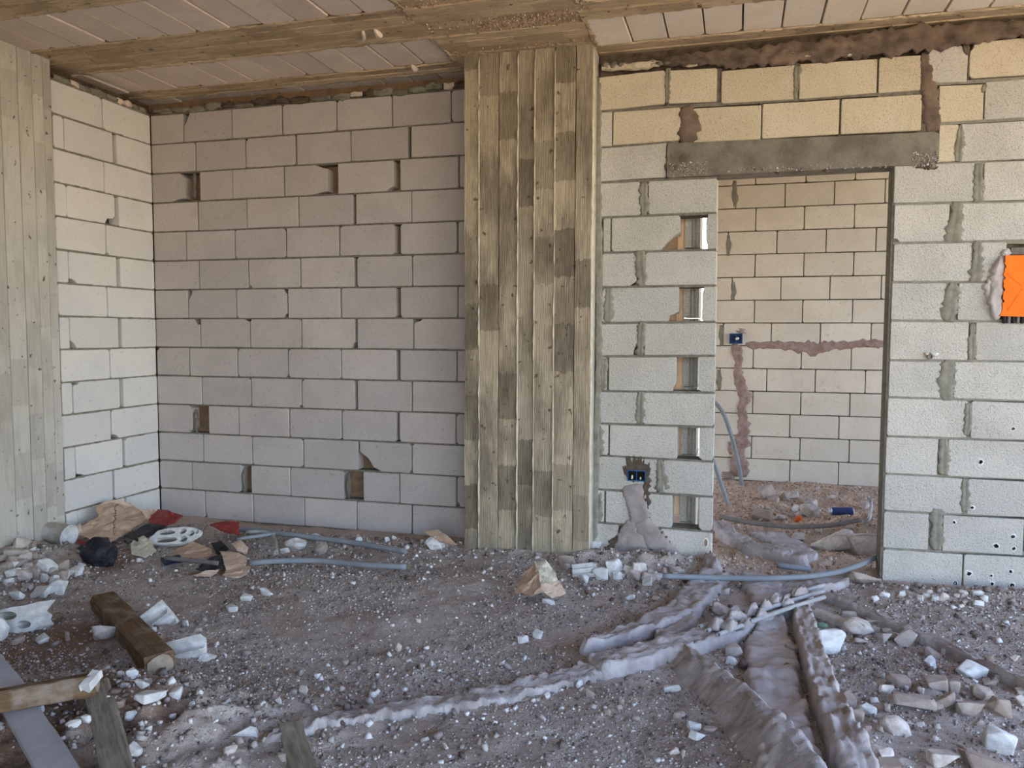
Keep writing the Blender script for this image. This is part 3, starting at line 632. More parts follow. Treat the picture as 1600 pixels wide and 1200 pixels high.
jagstrip(BL+.01, BR-.01, [3.0, 3.12, 3.24, 3.34, 3.47, 3.56, 3.68, 3.78, 3.86, 3.97, 4.07, 4.16, 4.27, 4.36, 4.46, 4.56, 4.7, 4.85, 5.02], M['rib'], seg=12)
# ragged edges where the ribs meet the blocks, and exposed aggregate in the cross beam
def csweep(pts, w, h=.006, mat='rib', name='rough_edge'):
    return sweep(name, [(x, y, ZC-.001) for x, y in pts], w, h, (0, 0, -1), M[mat], ce, jit=.9, step=.02, rag=.6, sink=.002)
for x0, x1, y in [(-4.1, BL, 3.41), (-4.1, BL, 3.87), (-4.1, BL, 4.27), (-4.1, BL, 4.70), (BR, 3.0, 4.24), (BR, 3.0, 4.66), (BR, 3, 4.04), (-4.1, BL, 4.85), (BR, 3, 4.83)]:
    csweep([(x0, y), ((x0+x1)/2, y+.004), (x1, y)], .03, .005, 'rib')
for x, y0, y1 in [(BL, 3.41, 3.87), (BL, 4.27, 4.7), (BR, 4.24, 4.66), (BR, 3.62, 4.04)]: csweep([(x, y0), (x, y1)], .035, .006)
def stones(name, P, Rr, mat, parent=None, flat=.7, nv=8):
    """many small angular stones in one mesh"""
    n = len(P)
    if nv == 6:
        base = np.array([(1, 0, 0), (-1, 0, 0), (0, 1, 0), (0, -1, 0), (0, 0, 1), (0, 0, -1)], float)
        Fb = np.array([(0, 2, 4), (2, 1, 4), (1, 3, 4), (3, 0, 4), (2, 0, 5), (1, 2, 5), (3, 1, 5), (0, 3, 5)])
    else:
        base = np.array([(x, y, z) for x in (-.7, .7) for y in (-.7, .7) for z in (-.7, .7)], float)
        Fb = np.array([(0, 1, 3), (0, 3, 2), (4, 6, 7), (4, 7, 5), (0, 4, 5), (0, 5, 1), (2, 3, 7), (2, 7, 6), (0, 2, 6), (0, 6, 4), (1, 5, 7), (1, 7, 3)])
    m = len(base)
    B = base[None]*(1+rng.uniform(-.3, .3, (n, m, 3)))*np.array([1, .8, flat])[None, None]*rng.uniform(.65, 1.35, (n, 1, 3))
    q = rng.normal(size=(n, 4)); q[:, 1:3] *= .35; q /= np.linalg.norm(q, axis=1)[:, None]
    w, x, y, z = q.T
    Rm = np.stack([1-2*(y*y+z*z), 2*(x*y-z*w), 2*(x*z+y*w), 2*(x*y+z*w), 1-2*(x*x+z*z), 2*(y*z-x*w), 2*(x*z-y*w), 2*(y*z+x*w), 1-2*(x*x+y*y)], 1).reshape(n, 3, 3)
    V = np.einsum('nij,nkj->nki', Rm, B)*Rr[:, None, None]+P[:, None]
    Fv = (Fb[None]+(np.arange(n)*m)[:, None, None]).reshape(-1, 3)
    me = bpy.data.meshes.new(name); V = V.reshape(-1, 3)
    me.vertices.add(len(V)); me.vertices.foreach_set('co', V.ravel()); me.loops.add(Fv.size); me.loops.foreach_set('vertex_index', Fv.ravel().astype(np.int32))
    me.polygons.add(len(Fv)); me.polygons.foreach_set('loop_start', np.arange(0, Fv.size, 3, dtype=np.int32)); me.update(calc_edges=True); me.validate(); me.materials.append(mat)
    o = bpy.data.objects.new(name, me); COL.objects.link(o); o['kind'] = 'stuff'
    if parent is not None: o.parent = parent; o.location = -Vector(WPOS[parent.name])
    return o
stones('lintel_aggregate', np.concatenate(AGG), rng.uniform(.003, .008, sum(len(a_) for a_ in AGG)), M['gravel'], rw, nv=6)
n = 1500; px = rng.uniform(-1.75, -.75, n); py = 3.95+rng.normal(0, .12, n)+(px+1.7)*.02
P = np.stack([px, py, np.full(n, ZC-.002)], 1); n2 = 500
P2 = np.stack([rng.uniform(-1.4, -.82, n2), rng.normal(4.2, .05, n2), np.full(n2, ZC-.002)], 1); P3 = np.stack([rng.uniform(-1.66, -.85, 700), rng.normal(4.62, .05, 700), np.full(700, ZC-.002)], 1)
P = np.concatenate([P, P2, P3]); stones('exposed_aggregate', P, rng.uniform(.003, .009, len(P)), M['gravel_tan'], ce, nv=6)
# rubble packed on top of the blocks
x = -4.08
while x < -1.66:
    w = rnd.uniform(.06, .17); z = 2.94+rnd.uniform(-.01, .012)
    sweep('packing_piece', [(x, YB-.002, z), (x+w*.5, YB-.004, z+rnd.uniform(-.006, .006)), (x+w, YB-.002, z)], rnd.uniform(.03, .06), rnd.uniform(.008, .03), (0, -1, 0), M[rnd.choice(['mortar', 'blk_ceil', 'mortar_dark', 'smear'])], lb, jit=.8, step=.02, rag=.35, smooth=rnd.random() < .5)
    x += w*rnd.uniform(.8, 1.2)
y = 4.06
while y < 4.86:
    w = rnd.uniform(.06, .14); sweep('packing_piece', [(XL+.002, y, 2.945), (XL+.002, y+w, 2.94)], rnd.uniform(.03, .05), .015, (1, 0, 0), M[rnd.choice(['blk_ceil', 'smear'])], ls, jit=.8, step=.02, rag=.35); y += w
# small broken bits sticking out of the ceiling rib
for a, b in [((567, 50), (570, 62)), ((585, 47), (597, 57)), ((643, 103), (653, 110)), ((112, 128), (122, 136))]:
    p = onZ(*a, ZC-.01); q_ = onZ(*b, ZC-.02); sweep('rib_stub', [p, q_], .02, .02, (0, 0, -1), M['blk_ceil'], ce, jit=.4, step=.01)

# other side of the building: posts and sills that frame the daylight openings, out of frame
o = tag(box('column_right', 2.75, 3.1, 4.3, 4.92, -.15, 3.03, M['grey']), kind='structure')
o = tag(box('column_right_near', 2.85, 3.1, -2.3, -2.0, -.15, 3.03, M['grey']), kind='structure')

# ================================================================== OBJECTS
def dpt(px, py, d): return C0+ray(px, py)*d
def pxm(p): return FOC/float(np.dot(np.asarray(p)-C0, Fw))      # pixels per metre at a point
# backing behind the broken corners and chases of the right wall
for xa, xb, r in [(1024, 1054, 1), (1030, 1054, 3), (1034, 1052, 5)]:
    a = onY(xa, 500, YR)[0]; b = onY(xb, 500, YR)[0]; z0 = onY(1040, lineL(r+1)(1040), YR)[2]; z1 = onY(1040, lineL(r)(1040), YR)[2]
    box('cavity', a, b, YR+.07, YR+.14, z0+.01, z1-.01, M['cavity'], rw)
fillquad(955, 815, 890, 1045, 830, 895, .035, TR-.01, 'mortar_dark', 'chased_cavity')
# ---- socket box and its channel in the right wall
def ladder_patch(px, Y, h, mat, name, parent, nrm=(0, -1, 0)): pass
smear([(974, 736), (992, 732), (1016, 738)], [26, 36, 30], .004, 'mortar_dark', None, .5, 'chased_rim', .6, .008)
smear([(1012, 745), (1009, 775), (1012, 800), (1010, 815)], [10, 12, 10, 8], .007, 'mortar_dark', None, .6, 'chased_edge', .6, .01)
smear([(1026, 826), (1038, 848), (1060, 872)], [12, 12, 10], .009, 'mortar_dark', None, .6, 'chased_edge', .6, .01)
smear([(972, 830), (958, 850), (950, 862)], [10, 14, 8], .009, 'mortar_dark', None, .6, 'chased_edge', .6, .01)
smear([(986, 757), (990, 772), (998, 796), (1000, 820)], [34, 36, 30, 34], .02, 'fresh', None, .2, 'channel_mortar', .5, .015)
smear([(990, 815), (975, 842), (966, 872)], [26, 24, 20], .024, 'fresh', None, .25, 'channel_mortar', .5, .015)
smear([(1000, 812), (1018, 838), (1040, 862), (1056, 876)], [30, 34, 34, 24], .026, 'fresh', None, .2, 'channel_mortar', .5, .015)
smear([(990, 830), (994, 850), (1000, 874)], [30, 34, 36], .018, 'fresh', None, .2, 'channel_mortar', .5, .015)
def rframe(name, a, b, th, d0, d1, Y, mat, parent):
    """rectangular frame between pixel corners a (top left) and b (bottom right)"""
    p = onY(*a, Y); q = onY(*b, Y); x0, x1, z1, z0 = p[0], q[0], p[2], q[2]
    V = []; 
    for d in (d0, d1):
        for (x, z) in [(x0, z0), (x1, z0), (x1, z1), (x0, z1), (x0+th, z0+th), (x1-th, z0+th), (x1-th, z1-th), (x0+th, z1-th)]: V.append((x, Y+d, z))
    F = []
    for i in range(4):
        j = (i+1) % 4; F += [(i, j, 4+j, 4+i), (8+i, 12+i, 12+j, 8+j), (i, 8+i, 8+j, j), (4+i, 4+j, 12+j, 12+i)]
    return fixn(mk(name, V, F, mat, parent)), (x0, x1, z0, z1)
p = onY(995, 744, YR); sb = tag(empty('socket_box', p), 'blue double wiring box chased into the grey block wall beside the column', 'socket box')
_, (x0, x1, z0, z1) = rframe('box_frame', (981, 734), (1009, 752), .005, -.012, .03, YR, M['blue'], sb)
box('divider', (x0+x1)/2-.002, (x0+x1)/2+.002, YR-.01, YR+.02, z0+.003, z1-.003, M['blue'], sb)
box('box_back', x0+.004, x1-.004, YR-.008, YR-.004, z0+.004, z1-.004, M['dark'], sb)  # near-black colour stands for the shade inside the box
def blob(name, c, rad, mat, parent=None, amp=.25, sub=2, seed=0, rot=0, smooth=False, fr=3.0):
    bm = bmesh.new(); bmesh.ops.create_icosphere(bm, subdivisions=sub, radius=1)
    from mathutils import noise as mn
    for v in bm.verts:
        n_ = mn.noise(v.co*fr*.5+Vector((seed, seed*2, 3)))+.6*mn.noise(v.co*fr+Vector((seed, 7, 3))); v.co *= 1+amp*n_
    R_ = Matrix.Rotation(rot, 3, 'Z')
    V = [list((R_ @ Vector((v.co.x*rad[0], v.co.y*rad[1], v.co.z*rad[2])))+Vector(c)) for v in bm.verts]; F = [[v.index for v in f.verts] for f in bm.faces]; bm.free()
    return mk(name, V, F, mat, parent, smooth=smooth)
blob('wire_end', onY(988, 745, YR)+[0, -.012, 0], (.006, .006, .014), M['white'], sb, sub=1)
blob('wire_end', onY(1001, 747, YR)+[0, -.012, 0], (.006, .006, .010), M['silver'], sb, sub=1)
p = onY(1150, 529, YF); sb = tag(empty('socket_box', p), 'small blue wiring box in the cream block wall seen through the doorway', 'socket box')
_, (x0, x1, z0, z1) = rframe('box_frame', (1140, 521), (1160, 537), .008, -.03, .01, YF, M['blue'], sb)
box('divider', (x0+x1)/2-.003, (x0+x1)/2+.003, YF-.028, YF, z0+.003, z1-.003, M['blue'], sb)
box('box_back', x0+.004, x1-.004, YF-.02, YF-.016, z0+.004, z1-.004, M['navy'], sb)
blob('wire_end', onY(1152, 529, YF)+[0, -.03, 0], (.016, .008, .016), M['silver'], sb, sub=1)
# ---- orange cover plate at the right edge
fillquad(1556, 382, 502, 1665, 378, 503, .03, TR-.01, 'mortar_dark', 'chased_cavity')
rwblock(1579, 1640, cst(387, 385, 1579, 1640), cst(398, 397, 1579, 1640), 'mortar', jt=0)
pts = [(1568, 400)]
for i in range(9):
    y = 408+i*9; xb = 1568-(y-400)*.055
    pts += [(xb+(2.5 if i % 2 else 0), y), (xb-1.5+rnd.uniform(-1, 2), y+4)]
pts += [(1559, 494), (1672, 497), (1676, 399)]
V = []; n = len(pts)
for d in (-.035, -.024): V += [onY(x, y, YR)+[0, d, 0] for x, y in pts]
F = [tuple(range(n)), tuple(reversed(range(n, 2*n)))]+[(i, (i+1) % n, n+(i+1) % n, n+i) for i in range(n)]
op = empty('cover_plate', onY(1610, 450, YR)); tag(op, 'bright orange plastic cover plate with torn left edge on the block wall', 'cover plate')
fixn(mk('plate', V, F, M['orange'], op))
def thinbar(name, a, b, w, mat, parent, nrm=(0, -1, 0), h=.0015):
    a = np.asarray(a, float); b = np.asarray(b, float); t = (b-a)/np.linalg.norm(b-a); s_ = np.cross(t, nrm); s_ /= np.linalg.norm(s_); nn = np.asarray(nrm, float)
    V = [a-s_*w/2, a+s_*w/2, b+s_*w/2, b-s_*w/2]; V = V+[v+nn*h for v in V]
    return fixn(mk(name, V, [(0, 1, 2, 3), (4, 7, 6, 5), (0, 4, 5, 1), (1, 5, 6, 2), (2, 6, 7, 3), (3, 7, 4, 0)], mat, parent))
M['orange_d'] = plain('orange_plastic_rib', (238, 100, 6), (228, 92, 4), 3, .05, .45)
for a, b in [((1572, 484), (1593, 452)), ((1593, 448), (1570, 428)), ((1593, 452), (1640, 480)), ((1593, 446), (1640, 415)), ((1571, 478), (1571, 486))]:
    thinbar('rib_line', onY(*a, YR)+[0, -.0355, 0], onY(*b, YR)+[0, -.0355, 0], .0022, M['orange_d'], op)
smear([(1563, 400), (1558, 425), (1554, 455), (1556, 500)], [10, 22, 24, 12], .028, 'fresh', None, .3, 'packed_mortar', .5, .012)
smear([(1555, 420), (1546, 450), (1548, 478)], [10, 20, 8], .014, 'fresh', None, .35, 'packed_mortar', .5, .012)
smear([(1564, 398), (1578, 392)], [12, 12], .03, 'fresh', None, .35, 'packed_mortar', .5, .012)
smear([(1565, 398), (1574, 394)], [9, 8], .034, 'white', None, .5, 'packed_mortar', .8, .008)
def tube(name, P, r, mat, parent=None, seg=10, step=.03, hollow=True, label=None, cat='conduit', group=None, sm=3):
    P = np.asarray(P, float); L = np.concatenate([[0], np.cumsum(np.linalg.norm(np.diff(P, axis=0), axis=1))]); m = max(3, int(L[-1]/step)+1); t = np.linspace(0, L[-1], m)
    Q = np.stack([np.interp(t, L, P[:, i]) for i in range(3)], 1)
    for _ in range(sm): Q[1:-1] = (Q[:-2]+2*Q[1:-1]+Q[2:])/4
    T = np.gradient(Q, axis=0); T /= np.linalg.norm(T, axis=1)[:, None]
    ref = np.array([0, 0, 1.]) if abs(T[0][2]) < .8 else np.array([0, 1., 0]); V = []
    fr = []
    for i in range(m):
        a = np.cross(T[i], ref); a /= np.linalg.norm(a); b = np.cross(a, T[i]); fr.append((a, b))
    rings = [(i, r) for i in range(m)]
    def ring(i, rr, off=0): a, b = fr[i]; return [Q[i]+T[i]*off+(a*math.cos(2*math.pi*k_/seg)+b*math.sin(2*math.pi*k_/seg))*rr for k_ in range(seg)]
    V += ring(0, r*.15, .02) + ring(0, r*.75, .02)+ring(0, r*.75)
    for i in range(m): V += ring(i, r)
    V += ring(m-1, r*.75)+ring(m-1, r*.75, -.02)+ring(m-1, r*.15, -.02)
    nr = len(V)//seg; F = [(i*seg+k_, i*seg+(k_+1) % seg, (i+1)*seg+(k_+1) % seg, (i+1)*seg+k_) for i in range(nr-1) for k_ in range(seg)]
    o = fixn(mk(name, V, F, mat, parent, smooth=True))
    if label: tag(o, label, cat, group)
    return o
ct = []
for i, x in enumerate([1568, 1575, 1582, 1589, 1596, 1603, 1611]):
    tube('conduit_stub', [onY(x, 493, YR)+[0, -.02, 0], onY(x-.3, 505, YR)+[0, -.01, 0]], .0085, M['pipe_d' if i % 2 else 'black'], op, seg=8, step=.008)
# plugged round hole with a rag, and the round hole low in the left pier
p = onY(1452, 557, YR); hl = tag(empty('wall_conduit', p), 'dark round conduit mouth with torn paper in the right block wall', 'conduit')
tube('pipe', [p+[0, .03, 0], p+[0, -.02, 0]], .014, M['pipe_d'], hl, seg=10, step=.02)
blob('paper_plug', p+[.022, -.012, .012], (.02, .01, .014), M['white'], hl, .4, 1, 4)
blob('paper_plug', p+[-.014, -.012, .014], (.012, .008, .01), M['paper_l'], hl, .4, 1, 5)
p = onY(1103, 848, YR); n = 12
V = [p+[.010*math.cos(2*math.pi*i/n), -.003, .022*math.sin(2*math.pi*i/n)] for i in range(n)]+[p+[.016*math.cos(2*math.pi*i/n), -.001, .03*math.sin(2*math.pi*i/n)] for i in range(n)]
mk('block_hole', V[:n], [tuple(range(n))], M['cavity'], rw); mk('hole_rim', V, [(i, (i+1) % n, n+(i+1) % n, n+i) for i in range(n)], M['white'], rw)  # flat oval in the shade-brown cavity colour stands for the hole
# holes that show the cavity of the blocks on the left part of the back wall: block web edges
for x, ya, yb in [(391, 268, 312), (378, 733, 772), (541, 740, 780), (302, 640, 676), (299, 270, 310)]:
    if x == 391: continue
    P = [onY(x+2, ya, YB)+[0, .02, 0], onY(x+2, yb, YB)+[0, .02, 0]]
    sweep('broken_web', P, .022, .018, (0, -1, 0), M['mortar'], lb, jit=.9, step=.015, rag=.5)

# ---- floor ridges of mortar over the buried conduits
def ridge(label, pts, w, h, mat='screed', rag=.18, jit=.45, prof=None, name='mortar_ridge', rgh=.022):
    P = np.array([fl(x, y) for x, y in pts]); P[:, 2] = 0
    o = sweep(name, P, w, h, (0, 0, 1), M[mat], None, prof=prof or [(-1, 0), (-.96, .45), (-.9, .82), (-.8, .98), (-.62, 1.0), (-.4, .93), (-.2, .97), (0, .92), (.2, 1.0), (.4, .94), (.62, 1.03), (.8, .98), (.9, .8), (.96, .42), (1, 0)], jit=.12, step=.011, rag=rag*.35, sink=.012, base=hfloor, rough=rgh)
    return tag(o, label, 'mortar ridge')
ridge('rough pale mortar ridge curving from the doorway pier down to the left', [(1118, 902), (1095, 930), (1068, 960), (1020, 985), (965, 1005), (908, 1022)], [.16, .17, .17, .13, .10, .04], .055)
ridge('narrow mortar lip filling the fork between the two curving ridges', [(1085, 945), (1062, 985), (1030, 1003)], [.10, .12, .05], .035)
ridge('straight mortar ridge with exposed grey conduits crossing the middle of the floor', [(1262, 938), (1190, 972), (1110, 1003), (1060, 1018), (1000, 1036), (925, 1052)], [.10, .13, .14, .15, .15, .15], [.05, .055, .06, .06, .06, .05])
ridge('low dusty mortar ridge fading out towards the lower left of the floor', [(932, 1050), (860, 1070), (790, 1086), (700, 1102), (600, 1116), (500, 1132), (415, 1165)], [.13, .11, .10, .10, .09, .08, .05], [.03, .028, .026, .026, .026, .02, .01], rag=.9, jit=.9, rgh=.022)
ridge('thin mortar ridge running down from the conduit crossing to the bottom edge', [(1058, 1016), (1080, 1052), (1125, 1094), (1170, 1140), (1225, 1212), (1300, 1320)], [.10, .13, .15, .17, .18, .18], [.05, .07, .085, .095, .10, .10], prof=[(-1, 0), (-.97, .4), (-.9, .8), (-.78, .97), (-.6, 1), (-.42, .94), (-.25, .97), (-.1, .85), (.08, .66), (.28, .48), (.5, .3), (.7, .17), (.88, .06), (1, 0)], rgh=.011)
ridge('broad flat grey mortar strip with trowelled surface running to the bottom edge', [(1207, 972), (1203, 1010), (1208, 1080), (1222, 1150), (1238, 1215), (1265, 1320)], [.12, .19, .205, .19, .19, .19], .04, 'fresh', .12, .4)
ridge('narrow wavy mortar ridge right of the broad flat strip', [(1250, 948), (1256, 985), (1270, 1040), (1288, 1100), (1308, 1150), (1332, 1212), (1380, 1330)], [.08, .10, .10, .105, .11, .12, .12], [.05, .07, .08, .08, .085, .09, .09], 'fresh', .2, .5, rgh=.008)
ridge('long thin mortar cord running from the crossing to the right edge', [(1282, 935), (1330, 955), (1395, 985), (1460, 1012), (1530, 1047), (1625, 1095)], [.05, .045, .05, .045, .05, .05], .045, rgh=.012)
ridge('curved mortar ridge just inside the doorway of the next room', [(1120, 822), (1138, 845), (1172, 862), (1215, 873), (1262, 887)], [.09, .12, .12, .11, .05], .06)
ridge('flat tan mortar slab on the threshold of the doorway', [(1186, 905), (1192, 925), (1200, 950)], [.22, .2, .14], .035, 'fresh')
ridge('whitish mortar spill where the ridges meet in front of the doorway', [(1175, 930), (1240, 925), (1300, 915), (1330, 902)], [.08, .16, .13, .07], .035, 'screed', .3, .8)
ridge('low sandy mortar hump on the floor of the next room', [(1190, 835), (1225, 850), (1262, 878)], [.2, .22, .12], .03, 'screed', .3)
o = sweep('mortar_spill', [onY(1105, 868, YR)+[0, -.01, 0]+np.array([0, 0, 0]), fl(1112, 895)+[0, 0, .02], fl(1118, 905)+[0, 0, .02]], [.05, .09, .1], .03, (0, -.3, 1), M['screed'], None, jit=.9, step=.02, rag=.4); tag(o, 'whitish mortar crust at the foot of the doorway pier', 'mortar crust')
def fpath(pts, dz): return [fl(x, y, dz)+[0, 0, 0] for x, y in pts]
tube('conduit', fpath([(1036, 900), (1120, 903), (1200, 904), (1265, 901), (1315, 893), (1348, 881), (1370, 869)], .065), .0155, M['pipe'], label='long blue-grey conduit curving across the doorway threshold')
tube('conduit', fpath([(1125, 808), (1180, 818), (1240, 824), (1300, 821), (1346, 812)], .05), .0155, M['pipe_d'], label='dusty grey conduit lying curved on the floor of the next room')
tube('conduit', [fl(1348, 818, .02), fl(1358, 812, .05), fl(1361, 812)+[0, 0, .11], fl(1358, 812)+[0, 0, .16]], .012, M['pipe_w'], label='short pale conduit end standing up beside the doorway jamb')
tube('conduit', fpath([(1214, 883), (1240, 887), (1266, 889)], .05), .016, M['pipe'], label='short pale blue conduit piece behind the threshold conduit')
tube('conduit', [onY(x, y, 7.25) for x, y in [(1106, 622), (1118, 628), (1132, 648), (1145, 688), (1155, 728), (1160, 763)]], .018, M['pipe'], label='blue-grey conduit arching down to the floor by the far chased channel')
tube('conduit', [onY(x, y, 6.25) for x, y in [(1104, 690), (1114, 718), (1127, 757), (1140, 796)]], .016, M['pipe'], label='grey conduit leaning out from behind the doorway pier')
tube('conduit', fpath([(345, 826), (400, 828), (440, 834), (500, 841), (560, 849), (634, 862)], .05), .0165, M['pipe'], label='long grey conduit at the foot of the back wall, farther of the pair')
tube('conduit', fpath([(390, 880), (440, 876), (500, 876), (560, 882), (634, 886)], .05), .0165, M['pipe'], label='long grey conduit at the foot of the back wall, nearer of the pair')
tube('conduit', fpath([(385, 832), (412, 830), (425, 835), (431, 848), (431, 864)], .06), .013, M['pipe_w'], label='short bent pale conduit between the two long grey conduits')
tube('conduit', fpath([(258, 872), (300, 876), (340, 880)], .05), .013, M['pipe_d'], label='brown dusted conduit under the torn paper bags')
tube('conduit', fpath([(372, 842), (400, 838), (430, 834)], .07), .012, M['pipe'], label='pale blue conduit end by the red plastic scrap')
for w_, a, b in [('farthest', (1092, 984), (1288, 918)), ('middle', (1104, 990), (1288, 927)), ('nearest', (1122, 996), (1288, 937))]:
    P = [fl(a[0]+(b[0]-a[0])*t, a[1]+(b[1]-a[1])*t, .05)*1.0+[0, 0, .012+.01*math.sin(3*t)] for t in (0, .33, .66, 1)]
    tube('conduit', P, .011, M['pipe_w'], label=w_+' of the three pale dusty conduits exposed along the mortar ridge')
for x, y, w in [(1150, 972, 26), (1172, 966, 20), (1140, 988, 22), (1195, 958, 22), (1165, 984, 20), (1215, 948, 24), (1250, 936, 30), (1120, 986, 24), (1188, 972, 18), (1230, 950, 20)]:
    o = sweep('mortar_lump', [fl(x-w*.4, y+2, .05)+[0, 0, .02], fl(x, y, .05)+[0, 0, .03], fl(x+w*.4, y-3, .05)+[0, 0, .02]], .05, .035, (0, -.2, 1), M['screed'], None, jit=.6, step=.01, rag=.5, rough=.02)
    tag(o, 'broken mortar lump clinging over the exposed conduits', 'mortar lump', 'mortar lumps over the exposed conduits')

# ---- holed and fluted hollow-block fragments
def extr(name, outline, holes, depth, mat, M4, parent=None, hmat=None):
    cu = bpy.data.curves.new(name, 'CURVE'); cu.dimensions = '2D'; cu.fill_mode = 'BOTH'; cu.extrude = depth/2; cu.bevel_depth = .0
    for pl_ in [outline]+holes:
        sp = cu.splines.new('POLY'); sp.points.add(len(pl_)-1)
        for q_, (x, y) in zip(sp.points, pl_): q_.co = (x, y, 0, 1)
        sp.use_cyclic_u = True
    t = bpy.data.objects.new('t', cu); me = bpy.data.meshes.new_from_object(t); bpy.data.objects.remove(t); bpy.data.curves.remove(cu)
    V = [list(M4 @ v.co) for v in me.vertices]; F = [list(p_.vertices) for p_ in me.polygons]; bpy.data.meshes.remove(me)
    return mk(name, V, F, mat, parent)
def frame_at(c, right, up):
    r_ = Vector(right).normalized(); u = Vector(up); u = (u-r_*u.dot(r_)).normalized(); n_ = r_.cross(u)
    m = Matrix(((r_.x, u.x, n_.x, c[0]), (r_.y, u.y, n_.y, c[1]), (r_.z, u.z, n_.z, c[2]), (0, 0, 0, 1))); return m
def ell(cx, cy, a, b, n=16): return [(cx+a*math.cos(2*math.pi*i/n), cy+b*math.sin(2*math.pi*i/n)) for i in range(n)]
c = dpt(40, 964, 3.66)
o = extr('hollow_block_piece', [(-.10, -.065), (.0, -.07), (.085, -.055), (.10, -.04), (.082, -.02), (.09, .0), (.06, .02), (.10, .07), (.03, .055), (-.03, .05), (-.10, .035)], [ell(-.045, .013, .045, .019), ell(.035, -.028, .036, .018), ell(-.075, -.035, .017, .017)], .12, M['white'],
         frame_at(c, (.97, .2, .06), (-.02, .25, 1))); tag(o, 'broken white hollow block piece with oval holes at the left edge', 'block fragment')
o = blob('block_chunk', dpt(-12, 985, 3.5), (.065, .06, .075), M['white'], None, .25, 2, 3); tag(o, 'white rounded block fragment cut by the left edge of the picture', 'block fragment')
def flute(w, h, n):
    out = [(-w/2, -h/2)]
    for i in range(n):
        x0 = -w/2+w*i/n; x1 = x0+w/n
        for j in range(1, 6): a = math.pi*j/6; out.append(((x0+x1)/2-(x1-x0)/2*.8*math.cos(a), -h/2+h*.72*math.sin(a)))
        out.append((x1, -h/2))
    out += [(w/2, h/2), (0, h*.56), (-w/2, h*.45)]
    return out
def fluted(label, px, py, d, w, h, L, nn, uu, n=2):
    N_ = Vector(nn).normalized(); u = Vector(uu); u = (u-N_*u.dot(N_)).normalized(); r_ = u.cross(N_)
    o = extr('hollow_block_piece', flute(w, h, n), [], L, M['white'], frame_at(dpt(px, py, d), r_, u))
    tag(o, label, 'block fragment'); md = o.modifiers.new('chip', 'BEVEL'); md.width = .004; md.segments = 1; return o
# each shows concave grooves where the cells were broken open
fluted('white fluted block fragment leaning behind the brown beam', 243, 972, 3.68, .13, .06, .15, (.65, .35, .55), (-.5, .8, -.2))
fluted('white fluted block fragment lying beside the end of the brown beam', 284, 1026, 3.3, .13, .07, .18, (.93, .3, .25), (-.1, .75, -.6))
fluted('white fluted fragment at the bottom edge left of centre', 362, 1184, 2.58, .11, .06, .19, (.8, .35, .45), (-.1, .8, -.5))
fluted('small white grooved block fragment in front of the board-marked column', 911, 892, 4.45, .07, .05, .12, (.97, .15, .15), (0, .6, -.7))
o = blob('block_chunk', dpt(322, 1036, 3.3), (.035, .05, .035), M['white'], None, .4, 2, 8); tag(o, 'small crumbled white piece at the end of the fluted fragment', 'block fragment')
# ---- timbers
def beam(name, label, a, b, w, h, mat, cat='timber', tw=0, seg=10, parts=None):
    a = np.asarray(a, float); b = np.asarray(b, float); t = (b-a)/np.linalg.norm(b-a)
    up = np.array([0, 0, 1.]); s_ = np.cross(t, up); s_ /= np.linalg.norm(s_); u = np.cross(s_, t)
    s2 = s_*math.cos(tw)+u*math.sin(tw); u2 = -s_*math.sin(tw)+u*math.cos(tw)
    V = []; pr = [(-.5, -.42), (-.42, -.5), (.42, -.5), (.5, -.42), (.5, .42), (.42, .5), (-.42, .5), (-.5, .42)]
    for i in range(seg+1):
        f = i/seg
        for (x, y) in pr:
            V.append(a+(b-a)*f+s2*(x*w*(1+rnd.uniform(-.05, .03)))+u2*(y*h*(1+rnd.uniform(-.05, .03)))+t*(rnd.uniform(-.012, .012) if i in (0, seg) else 0))
    F = [(i*8+k_, i*8+(k_+1) % 8, (i+1)*8+(k_+1) % 8, (i+1)*8+k_) for i in range(seg) for k_ in range(8)]+[tuple(range(8)), tuple(seg*8+j for j in reversed(range(8)))]
    # mesh along local x so the grain follows the timber
    loc = (a+b)/2
    me = bpy.data.meshes.new(name); X_, Y_, Z_ = t, s2, u2
    VL = [(float(np.dot(v-loc, X_)), float(np.dot(v-loc, Y_)), float(np.dot(v-loc, Z_))) for v in V]
    me.from_pydata(VL, [], F); me.materials.append(M[mat]); me.update(); o = bpy.data.objects.new(name, me); COL.objects.link(o)
    o.matrix_world = Matrix(((X_[0], Y_[0], Z_[0], loc[0]), (X_[1], Y_[1], Z_[1], loc[1]), (X_[2], Y_[2], Z_[2], loc[2]), (0, 0, 0, 1)))
    fixn(o); WPOS[o.name] = loc
    if name == 'timber_beam':
        for sg in (-1, 1):
            L_ = float(np.linalg.norm(b-a))/2; n_ = 14; VV = [(sg*(L_+.004), w*.44*math.cos(2*math.pi*i/n_)*rnd.uniform(.9, 1.08), h*.44*math.sin(2*math.pi*i/n_)*rnd.uniform(.9, 1.08)) for i in range(n_)]+[(sg*(L_-.02), y*.9, z*.9) for _, y, z in [(0, w*.44*math.cos(2*math.pi*i/n_), h*.44*math.sin(2*math.pi*i/n_)) for i in range(n_)]]
            m2 = bpy.data.meshes.new('sawn_end'); m2.from_pydata(VV, [], [tuple(range(n_)), tuple(reversed(range(n_, 2*n_)))]+[(i, (i+1) % n_, n_+(i+1) % n_, n_+i) for i in range(n_)]); m2.materials.append(M['sawn']); o2 = bpy.data.objects.new('sawn_end', m2); COL.objects.link(o2); o2.parent = o; fixn(o2)
    return tag(o, label, cat)
beam('timber_beam', 'thick brown timber beam lying on rubble at lower left, sawn end facing right', dpt(162, 942, 3.95), dpt(250, 1040, 3.13), .115, .10, 'wood')
